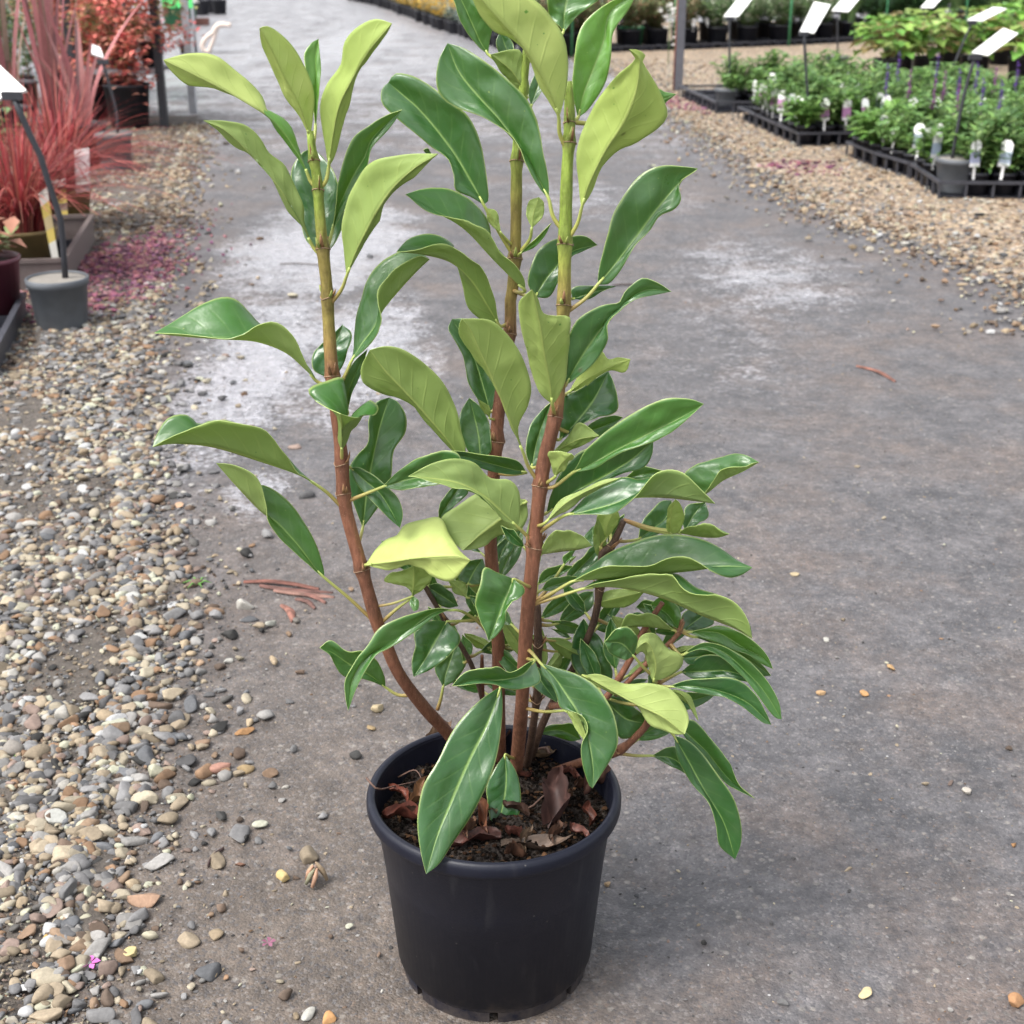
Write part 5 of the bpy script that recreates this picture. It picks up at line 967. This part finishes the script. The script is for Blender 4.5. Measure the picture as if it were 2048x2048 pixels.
# a second line of trays further from the road
for i, (a, b, w, lab) in enumerate(col1[1:7]):
    d = (b-a)/np.linalg.norm(b-a); s = np.array((d[1], -d[0], 0))
    rows.append((20+i, *tray('plant_tray', 'tray of green plants in the line away from the road, %s from the camera' % ORD[i], a+s*.46, b+s*.46, w, RZ, 'second line of plant trays')))
for i, (a, b, w, lab) in enumerate(col1[0:6]):
    d = (b-a)/np.linalg.norm(b-a); s = np.array((d[1], -d[0], 0))
    rows.append((30+i, *tray('plant_tray', 'tray of green plants farthest from the road, %s from the camera' % ORD[i], a+s*.92, b+s*.92, w, RZ, 'third line of plant trays')))
SHORT.update({30+i: 'line farthest from the road, %s tray from the near end' % ORD[i] for i in range(6)})
for i, at, L, w, tr in rows:
    if i in (7, 8): continue
    nu, nvv = max(3, int(L/.108)), 4; lab0 = tr['label']
    for u in range(nu):
        for v in range(nvv):
            if i == 0 and u == 0 and v == 0: continue                 # the sign pot stands here
            if i == 0 and v == 0 and u == 1: continue
            if i == 5 and (u > 0 and v < 2): continue
            if i == 6 and (v < 1 or u == 0 and v < 2): continue
            p = at(L*(u+.5)/nu, w*(v+.5)/nvv); k = R.randrange(5); tg = None
            front = (v == 0 or u == 0)
            if front and R.random() < .85: tg = TAGS[0] if i in (3, 4, 5) else TAGS[R.choice((1, 2))]
            elif R.random() < .26: tg = TAGW
            ex = []
            if i in (0, 1, 2, 20, 21, 22, 31, 32) and not front and R.random() < .45: ex = [(SPK[0 if R.random() < .7 else 1], R.uniform(-.03, .03), R.uniform(-.03, .03), .09)]
            broad = (i in (2, 3) and R.random() < .5) or R.random() < .12
            potted((p[0], p[1], .016), POT10, .088, FOLS_L[k % 3] if broad else FOLS[k], 'green perennial in the %s' % SHORT[i], group='perennials in tray %d' % i, rz=0.0, tag=tg, tag_at=(R.uniform(-.03, .0), -.046), extra=ex, sc=R.uniform(.72, 1.22)*(.95 if front else 1.15), th=.026)

def sign_stand(base, top, plate, label, yb=0.0, rt=.085, h=.135, lean=.10, zb=0.0, stake_r=.007, back=False):
    """weighted pot with a stake and a tilted card; plate = four pixels (near-left, near-right, far-right, far-left)"""
    c = on_z(base[0], base[1], zb); c = np.array((c[0], c[1]+rt*.8, zb)); t = thing('sign_stand', label, 'sign', c)
    m = MB(); m.lathe([(0, 0), (rt*.80, 0), (rt*.82, .006), (rt-.003, h-.022), (rt+.002, h-.020), (rt+.003, h-.002), (rt-.001, h), (rt-.004, h-.004)], 32); m.build('base_pot', [M_SPOT], t)
    m = MB(); m.lathe([(rt-.004, h-.006), (rt*.5, h-.003), (0, h-.002)], 32); m.build('concrete_fill', [M_CONC], t)
    P = [on_y(x, y, c[1]+yy)-c for x, y, yy in top]; P[0][2] = h-.01; P[0][:2] = np.clip(P[0][:2], -rt*.7, rt*.7)
    m = MB(); m.tube(spline(np.array(P), 10), stake_r, 8); m.build('stake', [M_STK], t)
    q = [on_y(x, y, c[1]+top[-1][2]+yy)-c for x, y, yy in plate]; n = np.cross(q[1]-q[0], q[3]-q[0]); n /= np.linalg.norm(n); n *= .004
    V = [x+n for x in q]+[x-n for x in q]
    f = [(0, 1, 2, 3), (7, 6, 5, 4), (0, 4, 5, 1), (1, 5, 6, 2), (2, 6, 7, 3), (3, 7, 4, 0)]
    m = MB(); m.add(V, f); m.build('sign_plate', [M_WHT], t, False)
    m = MB(); e = P[-1]; m.box(e+np.array((.0, 0, -.004)), (.05, .02, .02)); m.build('bracket', [M_STK], t, False)
    return t
d = .11
sign_stand((1459, 224), [(1460, 172, 0), (1459, 100, 0), (1459, 36, 0)], [(1447, 34, 0), (1476, 34, 0), (1508, -6, d), (1481, -9, d)], 'grey sign pot with a tilted white card, farthest of those along the gravel edge')
sign_stand((1626, 290), [(1619, 232, 0), (1612, 140, 0), (1608, 66, 0)], [(1599, 64, 0), (1628, 67, 0), (1661, 10, d), (1628, 4, d)], 'grey sign pot with a tall tilted white card in the middle of the plant trays')
sign_stand((1918, 388), [(1904, 318, 0), (1926, 200, 0), (1950, 112, 0)], [(1942, 106, 0), (1976, 112, 0), (2036, 68, d), (2006, 57, d)], 'grey sign pot with a white card in the corner of the nearest tray', zb=.018)
sign_stand((1885, 240), [(1886, 190, 0), (1912, 120, 0), (1944, 44, 0)], [(1933, 41, 0), (1964, 43, 0), (2013, 18, d), (1986, 15, d)], 'white sign card held over the lime green plants at the far right', rt=.075)
sign_stand((1676, 150), [(1675, 122, 0), (1675, 70, 0), (1675, 24, 0)], [(1663, 22, 0), (1697, 24, 0), (1722, -6, d), (1690, -9, d)], 'small white sign card beyond the middle sign pot')
sign_stand((1846, 150), [(1846, 120, 0), (1848, 60, 0), (1850, 17, 0)], [(1841, 16, 0), (1866, 16, 0), (1888, -8, d), (1864, -10, d)], 'white sign card half out of frame above the lime green leaves')
sign_stand((112, 668), [(130, 553, 0), (121, 440, 0), (100, 377, 0), (79, 307, 0), (62, 274, 0), (40, 225, 0), (24, 188, 0)], [(-70, 222, 0), (54, 182, 0), (-6, 126, .10), (-130, 160, .10)], 'grey sign pot on the left gravel with a leaning stake and large white card', rt=.0800, h=.140, stake_r=.0085)
sign_stand((226, 347), [(237, 285, 0), (232, 220, 0), (205, 122, 0)], [(183, 108, 0), (207, 116, 0), (200, 96, .06), (184, 90, .06)], 'dark sign pot standing behind the red grass on the left', rt=.082, h=.17)

# lime green broad-leaved shrubs behind the trays
def lobed(m, p, d, s, col):
    d = np.array(d, float); d /= np.linalg.norm(d); sd_ = np.cross(d, (0, 0, 1)); sd_ /= np.linalg.norm(sd_)+1e-9; n = np.cross(sd_, d); o = [(0, 0), (.25, .30), (.42, .22), (.58, .46), (.72, .26), (1, 0), (.72, -.26), (.58, -.46), (.42, -.22), (.25, -.30)]
    V = [np.array(p)+d*s*x+sd_*s*y+n*(.35*abs(y)*s-.2*s*x*x) for x, y in o]+[np.array(p)+d*s*.5-n*.05*s]
    m.add(V, [(10, i, (i+1) % 10) for i in range(10)], 0, tuple(np.clip(np.array(col)*R.uniform(.65, 1.35), 0, 1)))
def lime(seed):
    g = random.Random(seed); m = MB()
    for k in range(7): a = k*.9; m.tube([(0, 0, 0), (.05*math.cos(a), .05*math.sin(a), .13), (.16*math.cos(a), .16*math.sin(a), .24)], [.004, .003, .002], 5, col=(.16, .10, .06))
    for k in range(130):
        a = g.uniform(0, 6.28); r = .22*math.sqrt(g.random()); an = a+g.gauss(0, .7); lobed(m, (r*math.cos(a), r*math.sin(a), g.uniform(.06, .30)*(1.1-r*1.6)), (math.cos(an), math.sin(an), g.uniform(-.4, .3)), g.uniform(.08, .14), g.choice([(.18, .34, .06), (.26, .42, .09), (.13, .28, .06), (.34, .46, .14), (.24, .19, .08)]))
    return m.mesh('foliage', [M_FOL])
LIME = [lime(1), lime(2), lime(3)]
for k, (x, y) in enumerate(((1770, 172), (1850, 168), (1945, 165), (2040, 170), (1800, 145), (1900, 140), (2000, 130), (2090, 150))):
    p = on_z(x, y); potted((p[0], p[1], 0), POT20, .19, LIME[k % 3], 'lime green lobed-leaved shrub behind the trays, %s of the %s row from the left' % (ORD[k % 4], 'near' if k < 4 else 'far'), group='lime green shrubs behind the trays', name='potted_hydrangea', rz=k*1.3, sc=R.uniform(.95, 1.2))

# back row along the far side of the aisle
OLR = [(.20, .23, .10), (.27, .20, .12), (.14, .19, .08), (.33, .19, .13), (.18, .27, .12)]; LGR = [(.16, .26, .10), (.22, .32, .16), (.10, .20, .07), (.50, .50, .40)]; DGR = [(.05, .12, .045), (.08, .18, .06), (.04, .09, .04)]
BK = [clump(620, .20, .36, .062, .030, OLR, 61, 0, 30).mesh('foliage', [M_FOL]), clump(620, .20, .34, .058, .028, LGR, 62, 0, 30).mesh('foliage', [M_FOL]), clump(560, .20, .40, .064, .030, DGR, 63, 0, 28).mesh('foliage', [M_FOL]), blades(150, .55, .45, .012, [(.12, .22, .08), (.2, .3, .12), (.08, .15, .06)], 64).mesh('foliage', [M_FOL])]
BKL = ['olive and reddish shrub', 'pale green shrub with tiny pale flowers', 'dark green shrub', 'strappy green plant']
line = [on_z(1090, 118), on_z(1180, 105), on_z(1400, 97), on_z(1650, 86), on_z(1850, 74), on_z(2070, 60), on_z(2200, 55)]; LN = spline(np.array(line), 26)
for i, p in enumerate(LN):
    px_ = float(project(p)[0]); kind = 0 if px_ < 1440 else 1 if px_ < 1660 else (3 if R.random() < .5 else 2)
    for r in range(3):
        kd = kind if r == 0 else (kind if R.random() < .6 else R.choice((0, 1, 2))); q = p+np.array((R.uniform(-.05, .05), .02+r*.42, 0)); 
        potted((q[0], q[1], 0), POT20, .19, BK[kd], BKL[kd]+' in the far row, %s line from the aisle' % ORD[r], group='far row %s line %d' % (BKL[kd], r), name='nursery_shrub', rz=R.uniform(0, 6), sc=R.uniform(.85, 1.1)+.12*r, tag=TAGW if (r == 0 and R.random() < .3) else None, tag_at=(0, -.1))
    if i % 4 == 1:
        m = MB(); m.tube([(0, 0, 0), (0, 0, .75)], .012, 7); thing('green_stake', 'green plant stake standing in the far row of shrubs, %s from the left' % ORD[i//4], 'stake', (p[0]+.1, p[1]-.16, 0), me=m.mesh('green_stake', [M_GBIN]), group='green stakes in the far row')
m = MB(); L_ = LN[0]
for i in range(len(LN)-1):
    a, b = LN[i], LN[i+1]; tray('long_tray', 'low black tray under the far shrubs, %s from the left' % (ORD[i] if i < 10 else 'number %d' % (i+1)), (a[0], a[1]-.17), (b[0]-.02, b[1]-.17), -.34, .05, 'black trays under the far row')
for (x, y), lab, big_ in (((1258, 95), 'teal round pot standing in front of the far row left of the steel post', .12),):
    p = on_z(x, y); t = thing('teal_pot', lab, 'pot', (p[0], p[1]-.25, 0), me=pot_me(big_, big_*.8, .2, M_GBIN, 24)); 

# silvery bed beyond the shrub, running away along the road
SIL = [(.20, .27, .22), (.28, .33, .29), (.13, .20, .15), (.34, .38, .34)]; YEL = [(.70, .40, .03), (.76, .50, .06), (.66, .42, .05)]
SILM = [clump(220, .15, .24, .055, .022, SIL, 71, 0, 16).mesh('foliage', [M_FOL]), clump(220, .15, .24, .055, .022, SIL+YEL*2, 72, 0, 16).mesh('foliage', [M_FOL]), clump(220, .15, .26, .050, .022, GREENS, 73, 0, 16).mesh('foliage', [M_FOL])]
SL = spline(np.array([on_z(700, 0), on_z(760, 12), on_z(840, 42), on_z(935, 76), on_z(1020, 100), on_z(1080, 112)]), 36)
for i, p in enumerate(SL):
    for r in range(4):
        q = p+np.array((.24*r+R.uniform(-.03, .03), .10*r, 0)); pxx = float(project(q)[0])
        if pxx < 640 or pxx > 1120 or (r and pxx > 1060): continue
        kd = 1 if (770 < pxx < 905 and r in (0, 1, 2) and R.random() < .75) else (2 if r == 3 else 0)
        potted((q[0], q[1], 0), POT14, .13, SILM[kd], ['silvery grey-green plant', 'silvery plant with yellow-orange flowers', 'green plant'][kd]+' in the far bed, %s line from the road' % ORD[r], group='far bed %d line %d' % (kd, r), name='bedding_plant', rz=R.uniform(0, 6), sc=R.uniform(.9, 1.15))

# steel post with its cord on the right
p = on_z(1356, 182); m = MB(); m.box((0, 0, .6), (.055, .055, 1.2)); t = thing('steel_post', 'grey square steel post at the corner of the plant trays', 'post', p, me=m.mesh('steel_post', [M_POST], False))
m = MB(); m.tube([(-.035, -.02, .01), (-.033, -.02, .4), (-.030, -.02, 1.15)], .006, 7); obj('cord', m.mesh('cord', [simple('red_brown_cord', (.20, .06, .045), .7, .2, 60, 0)]), t)
q = on_z(1372, 120); m = MB()
for k in range(26):
    a = R.uniform(0, 6.28); leaf_quad(m, (R.gauss(0, .05), R.gauss(0, .04), .38+R.gauss(0, .10)), (math.cos(a), math.sin(a), .3), (0, 0, 1), .06, .05, (.75, .75, .72))
m.tube([(0, 0, 0), (0, 0, .45)], .004, 5, col=(.1, .2, .06)); thing('white_flower', 'white flowers on a thin stem just right of the steel post', 'flower', (p[0]+.16, p[1]+2.2, 0), me=m.mesh('white_flower', [M_FOL]))

# left side ---------------------------------------------------------------------------------------
REDS = [(.36, .055, .06), (.46, .085, .085), (.20, .035, .045), (.50, .16, .13), (.28, .11, .08), (.13, .03, .03)]; STR = [(.30, .11, .12), (.38, .15, .15), (.22, .11, .115), (.26, .18, .14), (.42, .20, .19)]
trL = tray('plant_tray', 'grey-brown tray under the olive pots on the left', on_z(128, 520, .09), on_z(184, 432, .09), -.40, .09, mat=simple('grey_brown_tray', (.13, .105, .10), .55, .15, 20, .1), wall=True)
trB = tray('plant_tray', 'black tray at the left edge holding the burgundy pot', on_z(-14, 706, .065), on_z(47, 590, .065), -.40, .065, wall=True)
pA = on_z(42, 566); pA = np.array((pA[0], pA[1]+.08, .02)); pB = on_z(122, 470); pB = np.array((pB[0], pB[1]+.07, .02))
m = blades(640, .47, 1.0, .0036, REDS, 5, 1.0, 7, .07)
PO = pot_me(.100, .082, .135, M_OLV, 28)
potted(pA, PO, .135, m.mesh('foliage', [M_FOL]), 'fine red grass in an olive-tan pot, nearest on the left', name='red_grass')
m = blades(560, .49, 1.1, .0040, REDS, 6, 1.0, 7, .07); potted(pB, PO, .135, m.mesh('foliage', [M_FOL]), 'fine red grass in an olive-tan pot behind the white tag', name='red_grass')
for k, ((x, y), n, sd0, lab) in enumerate((((118, 318), 17, 8, 'upright red-bronze strap-leaved plant behind the red grasses'), ((30, 290), 7, 9, 'red-bronze strap-leaved plant at the far left edge'), ((175, 330), 12, 10, 'arching red strap-leaved plant beside the dark sign pot'))):
    p = on_z(x, y); m = blades(n, 1.02 if k < 2 else .62, .30 if k < 2 else .75, .030, STR, sd0, .35, 8, .05); potted((p[0], p[1], 0), POT20, .19, m.mesh('foliage', [M_FOL]), lab, name='strap_leaved_plant')
def bushy(n, rad, h, L, w, cols, seed, z0): 
    g = random.Random(seed); m = MB()
    for k in range(9): a = k*.7; m.tube([(0, 0, 0), (.03*math.cos(a), .03*math.sin(a), h*.4), (rad*.5*math.cos(a), rad*.5*math.sin(a), h*.85)], [.005, .004, .002], 5, col=(.14, .08, .05))
    cl = [(g.gauss(0, rad*.5), g.gauss(0, rad*.5), z0+g.random()*(h-z0)) for _ in range(44)]
    for k in range(n):
        c = g.choice(cl); cc = cols[(hash(c) % 5 < 2) and 1 or 0]; a = g.uniform(0, 6.28); leaf_quad(m, (c[0]+g.gauss(0, .055), c[1]+g.gauss(0, .055), c[2]+g.gauss(0, .045)), (math.cos(a), math.sin(a), g.uniform(-.5, .5)), (0, 0, 1), L*g.uniform(.6, 1.3), w, g.choice(cc))
    return m.mesh('foliage', [M_FOL])
NR = [(.70, .20, .16), (.74, .28, .21), (.60, .14, .14), (.76, .38, .29)]; NO = [(.28, .21, .10), (.36, .24, .12), (.22, .21, .09)]
for k, ((x, y), sd0, h, lab) in enumerate((((252, 262), 21, .78, 'red-leaved bushy shrub in a large black pot beside the steel rack'), ((175, 245), 22, .80, 'red and olive bushy shrub behind the strap-leaved plants'), ((210, 200), 23, .85, 'red-leaved bushy shrub at the back of the left group'))):
    p = on_z(x, y); potted((p[0], p[1]+.1, 0), pot_me(.125, .10, .24, M_BLK, 28), .24, bushy(2600, .30, h-.2, .046, .026, (NR, NO), sd0, .0), lab, name='red_leaved_shrub')
for k, ((x, y), sd0, lab) in enumerate((((40, 215), 31, 'green leafy shrub at the upper left edge'), ((110, 190), 32, 'green leafy shrub with white flowers at the upper left'), ((-40, 240), 33, 'dark green shrub cut off by the left edge'), ((10, 150), 34, 'green leafy shrub farthest at the upper left'))):
    p = on_z(x, y); cols = ([(.16, .25, .10), (.24, .31, .15), (.11, .18, .08)], [(.18, .27, .12), (.12, .21, .09)]+([(.75, .75, .75)] if k == 1 else []))
    potted((p[0], p[1], 0), POT20, .19, bushy(1300, .30, .75, .055, .03, cols, sd0, .05), lab, name='green_shrub')
p = on_z(34, 262); thing('empty_pot', 'dark blue-black pot behind the large white sign card', 'pot', p, me=pot_me(.14, .11, .26, M_BLK, 28))
p = on_z(2, 668); m = clump(60, .10, .10, .075, .04, [(.26, .34, .14), (.34, .38, .20), (.38, .18, .12)], 90, 0, 9); potted((p[0]-.055, p[1]+.10, .016), pot_me(.092, .075, .17, M_BUR, 28), .17, m.mesh('foliage', [M_FOL]), 'pale-leaved plant in a burgundy pot cut off by the left edge', name='potted_plant')
q = on_z(-20, 470); m = bushy(160, .12, .30, .06, .035, ([(.14, .26, .10), (.20, .30, .12)], [(.35, .16, .10)]), 91, .05); potted((q[0], q[1], 0), POT14, .13, m, 'green leafy plant at the left edge above the red grass', name='potted_plant')
def card(corners, y, label, cols, name='plant_tag'):
    q = [on_y(a, b, y) for a, b in corners]; b0 = q[0].copy(); q = [x-b0 for x in q]; m = MB(); n = np.array((0, .0015, 0)); K = 6
    for s in (-1, 1):
        for i in range(K):
            t0, t1 = i/K, (i+1)/K; r = [lerp(q[0], q[3], t0), lerp(q[1], q[2], t0), lerp(q[1], q[2], t1), lerp(q[0], q[3], t1)]; r = [x+n*s for x in r]; m.add(r if s < 0 else r[::-1], [(0, 1, 2, 3)], 0, cols[i % len(cols)])
    thing(name, label, 'plant tag', b0, me=m.mesh(name, [M_PRINT], False))
for k, (x, y, lab) in enumerate(((-1.98, 3.25, 'red grass in an olive pot outside the left edge, nearest'), (-2.35, 3.75, 'red grass in an olive pot outside the left edge, farthest'))):
    potted((x, y, 0), PO, .135, bpy.data.objects['red_grass'].children[1].data, lab, name='red_grass', rz=1.3+k)
potted((-1.72, 2.62, .016), pot_me(.092, .075, .17, M_BUR, 28), .17, clump(60, .10, .10, .075, .04, [(.26, .34, .14), (.34, .38, .20)], 92, 0, 9).mesh('foliage', [M_FOL]), 'pale-leaved plant in a burgundy pot outside the left edge', name='potted_plant')
yA, yB = pA[1]-.115, pB[1]-.105
cw, cy_, cb, cg = (.74, .72, .66), (.66, .52, .14), (.30, .20, .16), (.55, .45, .25)
card([(108, 536), (120, 532), (94, 374), (77, 388)], yA, 'long yellow and white plant tag leaning left of the stake', [cw, cw, cy_, cg, cy_, cw])
card([(127, 452), (137, 452), (131, 357), (104, 362)], yB-.05, 'yellow-printed plant tag right of the leaning stake', [cy_, cy_, cb, cy_, cy_, cw])
card([(152, 386), (181, 381), (178, 296), (149, 300)], yB-.02, 'white plant tag among the red grass by the dark sign pot', [(.30, .30, .30), cw, (.78, .78, .78), (.78, .78, .78), (.6, .6, .62), (.78, .78, .78)])
# the steel rack, sign, driftwood and odds and ends beyond the left group
r0 = on_z(330, 257); rack = thing('steel_rack', 'dark and galvanised steel plant rack at the edge of the road on the left', 'rack', r0)
for dx, dy, mt, w in ((0, 0, M_STK, .042), (-.48, .02, M_STK, .042), (.0, .75, M_GALV, .04), (-.22, .28, M_GALV, .04)):
    m = MB(); m.box((dx, dy, .55), (w, w, 1.1)); m.build('leg', [mt], rack, False)
for z in (.30, .80):
    m = MB(); m.box((-.12, .36, z), (.46, .03, .03)); m.build('shelf_bar', [M_GALV], rack, False)
    m = MB(); m.box((-.24, .02, z), (.44, .03, .03)); m.build('shelf_bar', [M_GALV], rack, False)
    m = MB(); m.box((-.24, .19, z+.01), (.44, .30, .008)); m.build('shelf', [M_GALV], rack, False)
for k, (dx, z, lab) in enumerate(((.02, .315, 'black pot on the lower rack shelf, nearest the road'), (-.18, .315, 'black pot on the lower rack shelf, away from the road'), (-.02, .815, 'black pot on the upper rack shelf'))):
    thing('empty_pot', lab, 'pot', r0+np.array((dx-.10, .19, z)), me=pot_me(.07, .055, .13, M_BLK, 20))
g0 = on_z(392, 106); t = thing('green_sign', 'bright green sign board on a galvanised pole beyond the rack', 'sign', g0)
m = MB(); m.tube([(0, 0, 0), (.0, 0, .78)], .016, 10); m.build('pole', [M_GALV], t)
m = MB(); m.box((-.13, -.02, .56), (.28, .012, .34)); m.build('sign_board', [M_GSIGN], t, False)
m = MB(); m.add([(.012, -.02, .44), (.07, -.02, .435), (.02, -.02, .51), (.012, -.016, .44), (.07, -.016, .435), (.02, -.016, .51)], [(0, 1, 2), (5, 4, 3), (0, 3, 4, 1), (1, 4, 5, 2), (2, 5, 3, 0)]); m.build('white_flap', [M_WHT], t, False)
thing('empty_pot', 'small black pot at the foot of the green sign', 'pot', g0+np.array((-.09, -.05, 0)), me=pot_me(.05, .04, .09, M_BLK, 16))
w0 = on_z(418, 106); P = lambda pts: [on_y(x, y, w0[1])-w0 for x, y in pts]; m = MB()
m.tube(spline(np.array(P([(418, 105), (406, 98), (406, 86), (414, 74), (428, 64), (431, 56), (440, 50), (462, 50)])), 24), [.022]*14+[.026]*5+[.02]*5, 8); m.tube(spline(np.array(P([(418, 105), (421, 94), (427, 80), (431, 66), (434, 58)])), 16), .018, 8); m.tube(spline(np.array(P([(434, 56), (442, 46), (452, 47)])), 8), .012, 7)
thing('driftwood', 'pale twisted piece of driftwood standing at the edge of the road', 'driftwood', w0, me=m.mesh('driftwood', [M_DRIFT]))
for (x, y), lab in (((352, 52), 'dark green plastic bin left of the sign pole'), ((372, 48), 'dark green plastic bin right behind the green sign')):
    p = on_z(x, y); m = MB(); m.lathe([(0, 0), (.13, 0), (.15, .42), (.158, .42), (.158, .45), (.14, .45), (.135, .40), (0, .38)], 20); thing('green_bin', lab, 'bin', p, me=m.mesh('green_bin', [M_GBIN]))
a, b = on_z(352, 50), on_z(432, 46); m = MB(); m.box(((b-a)[0]/2, 0, .04), (abs((b-a)[0]), .08, .08)); thing('timber_edging', 'low reddish timber edging along the far left of the road', 'timber', a, me=m.mesh('timber_edging', [M_TIMB], False))
for k, (x, y) in enumerate(((405, 30), (422, 26), (440, 28), (390, 22), (412, 12), (432, 10))):
    p = on_z(x, y); thing('empty_pot', 'black pot in the far group at the top left of the road, %s from front' % ORD[k], 'pot', p, me=POT20, group='far black pots by the road')
for k, (x, y) in enumerate(((260, 60), (210, 60), (150, 60), (90, 70))):
    p = on_z(x, y); potted((p[0], p[1], 0), POT20, .19, BK[2 if k % 2 else 0], 'shrub in the distance behind the left group', group='distant shrubs on the left', name='nursery_shrub', rz=k, sc=1.5)
